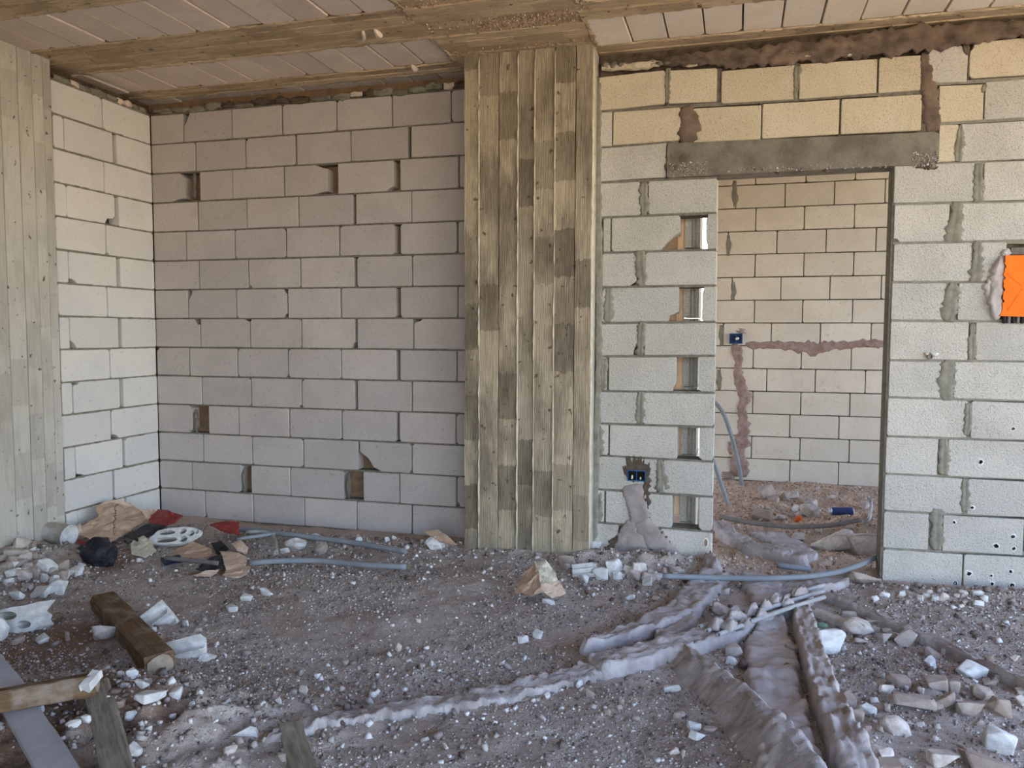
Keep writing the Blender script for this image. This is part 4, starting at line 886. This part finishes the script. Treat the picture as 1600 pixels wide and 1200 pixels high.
beam('timber_beam', 'brown timber lying across the lower left edge under a white chip', dpt(-30, 1100, 2.6), dpt(152, 1068, 2.72), .075, .07, 'wood', tw=.2)
beam('timber_beam', 'grey cracked upright timber running down to the bottom edge', dpt(152, 1078, 2.78), dpt(190, 1230, 2.25), .085, .06, 'wood_g', tw=-.1)
beam('timber_plank', 'smooth grey plank slanting down at the bottom left corner', dpt(20, 1090, 2.72), dpt(110, 1235, 2.25), .095, .03, 'plank', 'plank', tw=-.1)
beam('timber_plank', 'pale grey board end at the left edge above the crossing timber', dpt(-20, 1030, 3.0), dpt(22, 1085, 2.82), .09, .025, 'plank', 'plank')
beam('timber_plank', 'short flat grey board lying near the bottom edge', fl(452, 1132, .03), fl(478, 1215, .03), .075, .02, 'wood_g', 'plank')
o = beam('board_chip', 'white chip resting on the joint of the crossed timbers', dpt(134, 1074, 2.66), dpt(152, 1052, 2.72), .035, .03, 'white', 'block fragment', seg=3)
beam('timber_stick', 'thin brown lath lying under the thick timber beam', dpt(148, 940, 4.0), dpt(200, 1035, 3.3), .045, .03, 'wood', 'lath')
beam('stone_lath', 'long narrow pale stone strip beside the mortar cord', fl(1273, 956, .03), fl(1326, 976, .03), .045, .035, 'rubble', 'rubble')

# ---- bags, paper and plastic
def sheet(name, pts, mat, amp=.02, bulge=.03, parent=None, cuts=3, thick=.004, seed=1, fr=9):
    from mathutils import noise as mn
    bm = bmesh.new(); vs = [bm.verts.new(dpt(*p_)) for p_ in pts]; f = bm.faces.new(vs); bm.normal_update()
    c = sum((v.co for v in vs), Vector())/len(vs); cv = bm.verts.new(c); bm.faces.remove(f)
    for i in range(len(vs)): bm.faces.new((vs[i], vs[(i+1) % len(vs)], cv))
    bmesh.ops.recalc_face_normals(bm, faces=bm.faces)
    rim = [v.co.copy() for v in vs]
    bmesh.ops.subdivide_edges(bm, edges=bm.edges, cuts=cuts, use_grid_fill=True)
    to = (Vector(C0)-c).normalized()
    for v in bm.verts:
        dr = (v.co-c).length; R_ = max((q_-c).length for q_ in rim); e = max(0, 1-dr/R_)
        n_ = abs(mn.noise(v.co*fr+Vector((seed, 0, seed*3))))-.25+.5*abs(mn.noise(v.co*fr*2.3+Vector((0, seed, 2))))
        v.co += to*(bulge*e**.7-amp*2*n_)+Vector((mn.noise(v.co*31), mn.noise(v.co*37+Vector((5, 0, 0))), mn.noise(v.co*33+Vector((0, 9, 0)))))*amp*.3
    V = [list(v.co) for v in bm.verts]; F = [[v.index for v in f_.verts] for f_ in bm.faces]; bm.free()
    o = mk(name, V, F, mat, parent); md = o.modifiers.new('thickness', 'SOLIDIFY'); md.thickness = thick; return o
p = dpt(185, 835, 5.2); bag = tag(empty('paper_bag', p), 'large torn brown cement bag heaped against the corner of the pale wall', 'paper bag')
sheet('bag_front', [(150, 792, 5.2), (178, 785, 5.3), (203, 787, 5.4), (222, 800, 5.4), (228, 812, 5.3), (205, 828, 5.15), (190, 838, 5.05), (172, 848, 4.98), (140, 842, 4.95), (118, 834, 4.98), (128, 822, 5.05), (154, 808, 5.15)], M['paper'], .025, .07, bag, cuts=6, seed=2)
sheet('bag_flap', [(150, 792, 5.22), (165, 783, 5.28), (190, 781, 5.32), (206, 790, 5.38), (190, 795, 5.3), (165, 793, 5.25)], M['paper_l'], .015, .03, bag, cuts=3, seed=5)
sheet('bag_flap', [(222, 797, 5.4), (240, 795, 5.45), (248, 802, 5.45), (238, 815, 5.35), (226, 812, 5.3)], M['paper_l'], .02, .03, bag, cuts=3, seed=7)
sheet('bag_flap', [(115, 825, 5.0), (126, 818, 5.02), (128, 830, 5.0), (120, 836, 4.96)], M['paper_l'], .01, .02, bag, cuts=2, seed=9)
sheet('bag_seam', [(122, 843, 4.93), (160, 855, 4.88), (160, 862, 4.87), (120, 849, 4.9)], M['red'], .004, .01, bag, cuts=2, seed=9)
tx = bpy.data.curves.new('printed_text', 'FONT'); tx.body = '\u0627\u0633\u0645\u0646\u062a'; tx.size = .055; tx.align_x = 'CENTER'; tx.extrude = .001
to = bpy.data.objects.new('printed_text', tx); COL.objects.link(to); me_t = bpy.data.meshes.new_from_object(to); bpy.data.objects.remove(to); me_t.materials.clear(); me_t.materials.append(M['print']); to = bpy.data.objects.new('printed_text', me_t); COL.objects.link(to)
to.parent = bag; cc = dpt(179, 811, 4.99); 
mm = frame_at(cc-p, (-.05, -.1, -1), (.9, -.4, .0)); to.matrix_local = mm
o = sheet('plastic_sheet', [(195, 838, 5.0), (232, 818, 5.15), (262, 822, 5.1), (240, 836, 5.0), (215, 846, 4.9)], M['black'], .02, .03, seed=3); tag(o, 'black plastic sheet tucked under the large brown bag', 'plastic sheet')
o = sheet('red_bag', [(232, 812, 5.3), (246, 797, 5.4), (264, 798, 5.35), (286, 807, 5.3), (272, 818, 5.2), (250, 826, 5.15), (235, 824, 5.2)], M['red'], .025, .05, cuts=4, seed=4); tag(o, 'crumpled faded red plastic bag beside the brown cement bag', 'plastic bag')
o = sheet('red_scrap', [(328, 820, 5.2), (350, 815, 5.25), (373, 816, 5.2), (374, 836, 5.05), (350, 832, 5.1)], M['red'], .02, .03, cuts=4, seed=6); tag(o, 'small red plastic scrap over the conduit by the back wall', 'plastic scrap')
o = blob('black_bag', fl(156, 880)+[0, 0, .06], (.10, .08, .085), M['black'], None, .3, 3, 5, fr=5); tag(o, 'crumpled black plastic bag on the rubble in front of the brown bag', 'plastic bag')
o = sheet('dark_scrap', [(118, 860, 4.75), (130, 850, 4.8), (138, 868, 4.7), (125, 876, 4.65)], M['black'], .01, .02, seed=8); tag(o, 'dark grey scrap leaning on the left side of the black bag', 'plastic scrap')
# white bucket lying on its side
def lathe(name, prof, mat, M4, parent=None, seg=20, smooth=True):
    V = []; 
    for (r, z) in prof: V += [list(M4 @ Vector((r*math.cos(2*math.pi*k_/seg), r*math.sin(2*math.pi*k_/seg), z))) for k_ in range(seg)]
    n_ = len(prof); F = [(i*seg+k_, i*seg+(k_+1) % seg, (i+1)*seg+(k_+1) % seg, (i+1)*seg+k_) for i in range(n_-1) for k_ in range(seg)]
    F.append(tuple(reversed(range(seg)))); F.append(tuple((n_-1)*seg+k_ for k_ in range(seg)))
    return fixn(mk(name, V, F, mat, parent, smooth=smooth))
c = fl(76, 852)+[0, 0, .085]; m4 = frame_at(c, (.1, -.3, 1), (.3, -1, .0)); ax = Vector((.95, .05, -.12)).normalized()
q_ = Vector((0, 0, 1)).rotation_difference(ax).to_matrix().to_4x4(); q_.translation = Vector(c)
bk = tag(empty('white_bucket', c), 'dusty white bucket lying on its side left of the brown bag', 'bucket')
lathe('bucket_body', [(.058, 0), (.062, .004), (.07, .15), (.073, .15), (.073, .158), (.066, .158), (.056, .01)], M['white'], q_, bk)
# grille fragment
c = dpt(274, 840, 4.98); fm = frame_at(c, (.97, .2, .06), (-.1, .6, .75))
o = extr('grille_fragment', [(-.165, -.01), (-.12, .045), (-.05, .06), (.05, .065), (.12, .055), (.165, .035), (.16, .01), (.10, -.03), (.04, -.05), (-.05, -.052), (-.13, -.045)],
         [ell(-.06, .03, .06, .016), ell(-.05, -.02, .075, .018), ell(.045, .035, .026, .018), ell(.062, -.018, .028, .02), ell(.105, .018, .022, .018), ell(.142, .026, .012, .014)], .03, M['white'], fm)
tag(o, 'white block fragment with rows of oval cells among the bags', 'block fragment')
o = extr('grille_back', [(-.155, -.012), (-.11, .04), (.12, .05), (.155, .03), (.09, -.03), (-.12, -.042)], [], .01, M['mortar'], fm @ Matrix.Translation((0, 0, -.022)), o)
for nm, lb_, pts, mt, sd in [('kraft_scrap', 'long torn kraft paper strip in front of the oval-celled fragment', [(212, 868, 4.9), (240, 874, 4.85), (268, 862, 4.9), (300, 846, 4.98), (332, 858, 4.9), (330, 868, 4.82), (300, 876, 4.78), (262, 882, 4.72), (225, 880, 4.75)], 'paper', 11),
  ('kraft_scrap', 'curled kraft paper scrap standing at the right end of the bag heap', [(344, 862, 4.8), (372, 864, 4.78), (386, 872, 4.72), (384, 888, 4.6), (356, 898, 4.5), (350, 880, 4.62)], 'paper_l', 12),
  ('kraft_scrap', 'pale kraft flap folded over behind the curled paper scrap', [(362, 850, 4.92), (376, 844, 4.95), (388, 856, 4.88), (386, 866, 4.82), (372, 862, 4.85)], 'paper_l', 13),
  ('kraft_scrap', 'flat kraft paper corner lying in front of the curled paper scrap', [(352, 892, 4.55), (392, 884, 4.6), (390, 896, 4.5), (372, 904, 4.42), (350, 902, 4.45)], 'paper_l', 14),
  ('kraft_scrap', 'low pale paper edge at the front of the bag heap', [(300, 900, 4.45), (322, 892, 4.5), (344, 890, 4.55), (330, 902, 4.45)], 'paper_l', 15),
  ('dark_scrap', 'dark lining of a torn bag beside the curled paper scrap', [(306, 890, 4.6), (328, 872, 4.72), (346, 866, 4.75), (350, 880, 4.6), (330, 894, 4.5)], 'black', 16),
  ('dark_scrap', 'dark folded bag mouth behind the kraft strip', [(330, 850, 4.95), (345, 846, 4.98), (358, 858, 4.88), (340, 868, 4.82)], 'black', 17),
  ('crumpled_paper', 'grey-white crumpled paper between the brown bag and the kraft strip', [(204, 850, 4.9), (222, 836, 4.98), (238, 848, 4.92), (244, 862, 4.82), (226, 872, 4.75), (206, 866, 4.8)], 'edge', 18),
  ('blue_wrapper', 'dark blue wrapper scrap under the kraft strip', [(250, 872, 4.7), (280, 868, 4.72), (288, 878, 4.65), (256, 884, 4.6)], 'navy', 19)]:
    o = sheet(nm, pts, M[mt], .018, .035, cuts=4, seed=sd); tag(o, lb_, 'blue scrap' if mt == 'navy' else 'paper scrap' if 'paper' in lb_ or 'kraft' in lb_ else 'bag scrap')
pb = tag(empty('crumpled_bag', dpt(845, 930, 4.1)), 'crumpled pale kraft bag alone on the floor in front of the column', 'paper bag')
sheet('bag_side', [(806, 926, 4.08), (818, 897, 4.16), (836, 880, 4.22), (842, 895, 4.12), (846, 915, 4.0), (832, 932, 4.0)], M['paper'], .02, .03, pb, cuts=4, seed=21)
sheet('bag_front', [(836, 880, 4.22), (852, 876, 4.24), (866, 892, 4.2), (872, 910, 4.1), (846, 916, 4.02), (838, 896, 4.12)], M['edge'], .02, .03, pb, cuts=4, seed=22)
sheet('bag_hem', [(832, 930, 4.0), (846, 914, 4.03), (874, 908, 4.1), (884, 928, 4.0), (862, 936, 3.96), (850, 926, 3.98)], M['paper_l'], .015, .03, pb, cuts=4, seed=23)
o = blob('white_bag', fl(680, 857)+[0, 0, .035], (.065, .05, .05), M['white'], None, .35, 2, 6); tag(o, 'crumpled white bag at the foot of the back wall beside the column', 'plastic bag')
o = sheet('kraft_scrap', [(662, 832, 4.98), (684, 828, 5.0), (700, 838, 4.95), (714, 852, 4.88), (690, 848, 4.9)], M['paper'], .012, .02, seed=24); tag(o, 'thin kraft strip draped over the small white bag', 'paper scrap')
o = blob('block_chunk', fl(462, 858)+[0, 0, .03], (.075, .045, .04), M['white'], None, .25, 2, 12); tag(o, 'white block fragment between the two long grey conduits', 'block fragment')
# ---- drink can
c = fl(1296, 806, .028); c[2] = float(hfloor(c[0], c[1]))+.05; ax = Vector((.98, .12, .03)).normalized(); q_ = Vector((0, 0, 1)).rotation_difference(ax).to_matrix().to_4x4(); q_.translation = Vector(c)
cn = tag(empty('drink_can', c), 'blue drink can lying on the rubble in the next room', 'can')
lathe('can_body', [(.028, .012), (.029, .016), (.029, .150), (.028, .154)], M['can'], q_, cn); lathe('can_rim', [(.019, -.004), (.024, -.004), (.028, .012)], M['silver'], q_, cn); lathe('can_base', [(.028, .154), (.022, .162), (.018, .160)], M['silver'], q_, cn)

# ---- rubble chunks, each its own object
protos = []
for k_ in range(14):
    bm = bmesh.new(); npt = rnd.choice([14, 18, 22])
    for _ in range(npt):
        v = Vector([rnd.uniform(-1, 1) for _ in range(3)]); m_ = max(abs(v.x), abs(v.y), abs(v.z)); v = v/m_*rnd.uniform(.75, 1); bm.verts.new(v*.5)
    r2 = bmesh.ops.convex_hull(bm, input=bm.verts); bmesh.ops.delete(bm, geom=[e for e in r2['geom_interior'] if isinstance(e, bmesh.types.BMVert)], context='VERTS')
    bmesh.ops.bevel(bm, geom=[e for e in bm.edges], offset=.035, segments=1, affect='EDGES')
    me_ = {}
    for mt in ('rubble', 'white'):
        me = bpy.data.meshes.new('rubble_chunk'); bm.to_mesh(me); me.materials.append(M[mt]); me_[mt] = me
    bm.free(); protos.append(me_)
def chunk(px, py, wpx, hpx, label, group=None, mat='rubble', name='rubble_chunk', extra=0.0):
    p = fl(px, py+hpx*.35); s_ = pxm(p); w = wpx/s_; h = min(hpx/s_*1.15, w*1.1)
    return chunk3(p, w, h, label, group, mat, name, extra)
def chunk3(p, w, h, label, group=None, mat='rubble', name='rubble_chunk', extra=0.0):
    o = bpy.data.objects.new(name, rnd.choice(protos)[mat]); COL.objects.link(o)
    o.scale = (w*1.12, w*rnd.uniform(.6, .9), max(h, .012)*1.1); o.rotation_euler = (rnd.gauss(0, .15), rnd.gauss(0, .15), YAW+rnd.gauss(0, .5)+rnd.choice([0, math.pi]))
    o.location = (p[0], p[1], float(hfloor(p[0], p[1]))+h*.38+extra); WPOS[o.name] = np.array(o.location)
    return tag(o, label, 'rubble', group)
gR = 'rubble between the mortar ridges and the right edge'; lR = 'pale angular rubble chunk scattered on the floor at lower right'
for x, y, w, h in [(1338, 980, 44, 24), (1326, 962, 24, 12), (1240, 1018, 24, 16), (1415, 1000, 32, 20), (1382, 996, 22, 14), (1398, 994, 14, 12), (1368, 985, 16, 10), (1386, 986, 18, 8), (1345, 1002, 20, 9), (1363, 1011, 14, 9),
  (1458, 1022, 28, 14), (1475, 1020, 13, 11), (1462, 1068, 34, 20), (1403, 1065, 34, 20), (1384, 1078, 20, 14), (1415, 1075, 12, 12), (1465, 1103, 15, 14), (1475, 1095, 32, 24), (1438, 1078, 17, 12), (1490, 1075, 20, 20),
  (1515, 1107, 40, 24), (1537, 1083, 36, 18), (1547, 1064, 21, 11), (1560, 1105, 36, 26), (1594, 1080, 14, 10), (1594, 1094, 18, 14), (1325, 1095, 28, 18), (1384, 1107, 15, 11), (1335, 1120, 28, 20), (1315, 1132, 17, 13),
  (1400, 1136, 42, 26), (1327, 1143, 22, 13), (1355, 1140, 14, 10), (1472, 1186, 46, 24), (1390, 1195, 32, 18), (1385, 1180, 22, 15), (1438, 1133, 12, 8), (1374, 1140, 12, 8), (1510, 1076, 12, 9), (1342, 1168, 16, 9), (1530, 1130, 12, 8), (1585, 1028, 12, 8), (1545, 1030, 14, 8), (1498, 1100, 16, 12)]:
    zz = 'in the upper part of the right scatter near the narrow stone strip' if y < 1035 else 'in the middle of the right scatter below the mortar cord' if y < 1105 and x > 1370 else 'at the right edge below the long slab fragment' if x > 1450 else 'just right of the narrow wavy mortar ridge' if x < 1370 else 'in the lower part of the right scatter'
    sz = 'large' if w >= 30 else 'medium-sized' if w >= 18 else 'small'
    chunk(x, y, w, h, sz+' rubble chunk '+zz, 'rubble chunks '+zz[:40])
for x, y, w, h, lb_ in [(1292, 1005, 46, 36, 'large white pyramid-shaped block fragment right of the wavy mortar ridge'), (1512, 1048, 46, 22, 'white wedge-shaped chunk resting against the long thin mortar cord'), (1425, 1094, 62, 18, 'long flat pale slab fragment in the middle of the right rubble scatter'),
  (1562, 1160, 48, 36, 'large white boulder-like chunk in the lower right corner'), (1542, 1190, 82, 28, 'wide flat grey slab fragment at the bottom right corner'), (1454, 1036, 18, 20, 'small bright white chunk above the long flat slab fragment'), (1355, 1110, 24, 18, 'bright white chunk left of the long flat slab fragment')]:
    chunk(x, y, w, h, lb_, None, 'white' if 'white' in lb_ else 'rubble')
o = blob('plastic_stub', fl(1285, 982, .01)+[0, 0, .015], (.025, .014, .014), M['greenp'], None, .1, 2, 3); tag(o, 'small dusty green plastic stub beside the narrow stone strip', 'plastic stub')
gM = 'small stones in the middle of the floor'; lM = 'small pale stone lying on the dusty floor between centre and mortar ridges'
for x, y, w, h in [(840, 992, 16, 13), (817, 1000, 17, 11), (935, 1000, 13, 11), (1050, 1077, 26, 10), (1085, 1135, 22, 11), (1108, 1139, 22, 8), (1089, 1150, 24, 13), (1062, 1118, 20, 9), (1053, 1175, 15, 11), (1068, 1177, 13, 16), (1130, 953, 38, 13), (1157, 953, 10, 10),
  (1157, 1080, 14, 10), (1143, 1099, 13, 11), (1155, 1090, 12, 10), (1122, 1060, 14, 10), (922, 1082, 16, 17), (905, 1070, 12, 11), (855, 1087, 9, 7), (971, 1097, 9, 8), (968, 1106, 8, 8), (950, 1113, 12, 9), (1145, 1018, 26, 20), (1143, 1034, 18, 12), (985, 934, 15, 8),
  (857, 941, 20, 8), (1025, 935, 12, 7), (1130, 925, 20, 12), (621, 1013, 13, 12), (541, 1034, 9, 12), (496, 1058, 9, 9), (475, 1078, 15, 16), (436, 1094, 10, 14), (658, 1042, 8, 10), (675, 1037, 8, 9), (417, 925, 18, 12), (386, 934, 22, 9), (362, 952, 20, 9), (784, 1036, 9, 9), (749, 1050, 8, 7), (697, 1166, 9, 8), (774, 1104, 8, 8), (730, 1116, 8, 6), (654, 970, 9, 6)]:
    zz = 'between the broad flat strip and the thin mortar ridge' if x > 1110 and y > 1000 else 'above the main mortar ridge near the doorway' if y < 960 and x > 800 else 'on the open floor below the main mortar ridge' if x > 800 and y > 1045 else 'beside the lone kraft bag and ridge tip' if x > 700 and y < 1040 else 'on the open floor left of the lone kraft bag'
    sz = 'bigger' if w >= 18 else 'small'
    chunk(x, y, w, h, sz+' stone '+zz, 'stones '+zz, rnd.choice(['white', 'rubble']))
gL = 'debris around the timbers at lower left'; lL = 'broken block debris among the timbers at lower left'
for x, y, w, h in [(310, 985, 12, 9), (105, 996, 16, 10), (65, 999, 22, 13), (28, 1002, 20, 10), (207, 1058, 20, 17), (222, 1073, 17, 15), (190, 1062, 12, 12), (275, 1080, 18, 22), (205, 1125, 18, 14), (327, 1103, 9, 20), (230, 1140, 14, 9), (210, 1165, 26, 18), (232, 1070, 10, 9), (292, 1062, 18, 12), (118, 1142, 18, 12), (135, 1140, 16, 14), (125, 1125, 18, 10), (60, 1110, 18, 12), (300, 1100, 9, 8), (250, 1130, 9, 8), (270, 1110, 10, 8), (188, 1090, 12, 12), (195, 1078, 14, 10), (240, 985, 10, 9), (290, 975, 10, 10)]:
    wt = rnd.random() < .66; zz = 'right of the lower timbers' if x > 200 and y > 1050 else 'between the crossed timbers' if y > 1050 else 'around the thick brown beam'
    chunk(x, y, w, h, ('larger ' if w > 16 else 'small ')+('white' if wt else 'tan-grey')+' debris piece '+zz, gL, 'white' if wt else 'rubble')
chunk(165, 990, 34, 24, 'pinkish rounded stone under the middle of the brown beam'); chunk(236, 1102, 44, 18, 'flat white broken slab between the timbers and the dusty ridge', None, 'white')
chunk(448, 1184, 28, 14, 'olive-brown stone beside the short flat grey board'); chunk(928, 858, 22, 16, 'white lump at the foot of the column beside the block wall', None, 'white'); chunk(360, 1172, 20, 12, 'grey lump behind the fluted fragment at the bottom edge')
def hchunk(x, y, w, label, group, wh, cx, cy):
    wt = rnd.random() < wh; h = w*rnd.uniform(.5, .85)
    sz = 'larger' if w > 17 else 'small'; zz = 'towards its left' if x < cx-15 else 'towards its right' if x > cx+15 else 'near its middle'; z2 = ' at the back' if y < cy else ' at the front'
    chunk(x, y, w, h, sz+' '+('white ' if wt else 'tan-grey ')+label+', '+zz+z2, group, 'white' if wt else 'rubble')
def heap(n, cx, cy, sx, sy, wr, label, group, wh=.35, clip=None):
    i = 0; g_ = 0
    while i < n and g_ < 3000:
        g_ += 1; x = rnd.gauss(cx, sx); y = rnd.gauss(cy, sy)
        if clip and not clip(x, y): continue
        w = rnd.uniform(*wr)*(.6+.8*(rnd.random()**2)); hchunk(x, y, w, label, group, wh, cx, cy); i += 1
heap(110, 45, 880, 42, 24, (14, 26), 'chunk in the left column heap', 'chunks in the heap at the left column', .4, lambda x, y: x > -30 and y < 945 and y > 832+max(0, (x-60))*.3 and x < 135 and not (62 < x < 140 and y < 880))
heap(55, 985, 882, 62, 11, (12, 22), 'chunk in the rubble below the socket box', 'chunks at the foot of the doorway pier', .55, lambda x, y: 866 < y < 908 and x < 1100 and y > 866+(x-900)*.1)
heap(22, 1480, 930, 60, 6, (10, 16), 'chunk under the right block wall', 'chunks under the right wall', .3, lambda x, y: y > 922 and x < 1610)
heap(30, 1250, 795, 70, 20, (9, 20), 'chunk on the next room floor', 'chunks in the next room', .15, lambda x, y: 768 < y < 880 and 1120 < x < 1370)
for x, y, w, h, lb_, mt in [(1345, 848, 50, 40, 'large tan rock beside the doorway jamb in the next room', 'rubble'), (1300, 848, 60, 34, 'wide brown rock between the two doorway conduits', 'rubble'), (1190, 798, 30, 18, 'grey and white block piece on the floor of the next room', 'rubble'),
   (1263, 798, 15, 16, 'white crumpled lump left of the blue can', 'white'), (1348, 905, 50, 16, 'sandy rock half hidden behind the doorway jamb', 'rubble')]: chunk(x, y, w, h, lb_, None, mt)
o = chunk(1248, 812, 13, 9, 'small orange scrap near the blue can'); o.name = 'orange_scrap'; o.data = o.data.copy(); o.data.materials[0] = M['orange_chip']; o['category'] = 'plastic scrap'
heap(22, 560, 850, 90, 9, (9, 16), 'stone along the left back wall', 'stones at the foot of the left back wall', .3, lambda x, y: y > 838 and 330 < x < 720)

# ---- gravel and crumbs: too many to count
def inroom(x, y):
    ok = (x > -4.05) & (x < 3.0) & (y > 1.75) & (y < 7.55)
    ok &= ~((y > 4.7) & (y < 4.95) & ((x < -.1) | (x > .8)))
    ok &= ~((y > 4.8) & (x < -.15)) | ((x < -1.6) & (y < 4.88) & (x > -4.05)); ok &= ~((x > -1.65) & (x < -.8) & (y > 4.58) & (y < 5.1))
    return ok
def scatter(name, n, rad, mat, reg, dens=None, sink=.15, nv=6, flat=.7):
    x = rng.uniform(reg[0], reg[1], n); y = rng.uniform(reg[2], reg[3], n); ok = inroom(x, y)
    if dens is not None: ok &= rng.random(n) < np.clip(dens(x, y), 0, 1)
    x = x[ok]; y = y[ok]; r = rad[0]*np.exp(rng.normal(0, .45, len(x))); r = np.clip(r, rad[0]*.5, rad[1])
    P = np.stack([x, y, hfloor(x, y)+r*sink], 1); return stones(name, P, r, mat, None, flat, nv)
def clus(x, y): return .25+1.9*np.clip(fbm(x+3, y+1, 2.6, 3)+.12, 0, 1)*2
def near(cx, cy, r): return lambda x, y: np.exp(-((x-cx)**2+(y-cy)**2)/r**2)
scatter('gravel', 150000, (.0034, .009), M['gravel'], (-4.05, 2.4, 1.9, 4.75), clus)
scatter('gravel', 4500, (.0065, .013), M['gravel'], (-4.05, 2.4, 1.9, 4.75), lambda x, y: clus(x, y)*.45, nv=8)
scatter('gravel', 16000, (.006, .02), M['gravel_tan'], (-.2, 1.8, 4.6, 7.55), lambda x, y: .9+0*x)
hp = [(fl(45, 880), .45, 1.0), (fl(985, 885), .35, 1.), (fl(900, 878), .3, .8), (fl(760, 862), .35, .6), (fl(560, 848), .7, .7), (fl(1060, 888), .25, .9), (fl(1450, 932), .35, .6), (fl(1590, 935), .3, .8), (fl(700, 1110), .35, .5), (fl(560, 1125), .3, .5), (fl(850, 1080), .3, .4), (fl(240, 1120), .4, .6), (fl(100, 1120), .4, .6), (fl(230, 1010), .3, .4), (fl(1200, 985), .3, .4), (fl(1400, 1090), .5, .5), (fl(330, 1120), .3, .4)]
def hd(x, y):
    d = 0
    for p_, r_2, a_ in hp: d = d+a_*np.exp(-((x-p_[0])**2+(y-p_[1])**2)/r_2**2)
    return d
scatter('rubble_crumbs', 12000, (.008, .022), M['gravel'], (-4.05, 2.4, 1.9, 4.75), hd, .35, 8)
scatter('white_crumbs', 5000, (.006, .016), M['white'], (-4.05, 2.4, 1.9, 4.75), lambda x, y: hd(x, y)*.6+.02, .35, 8)
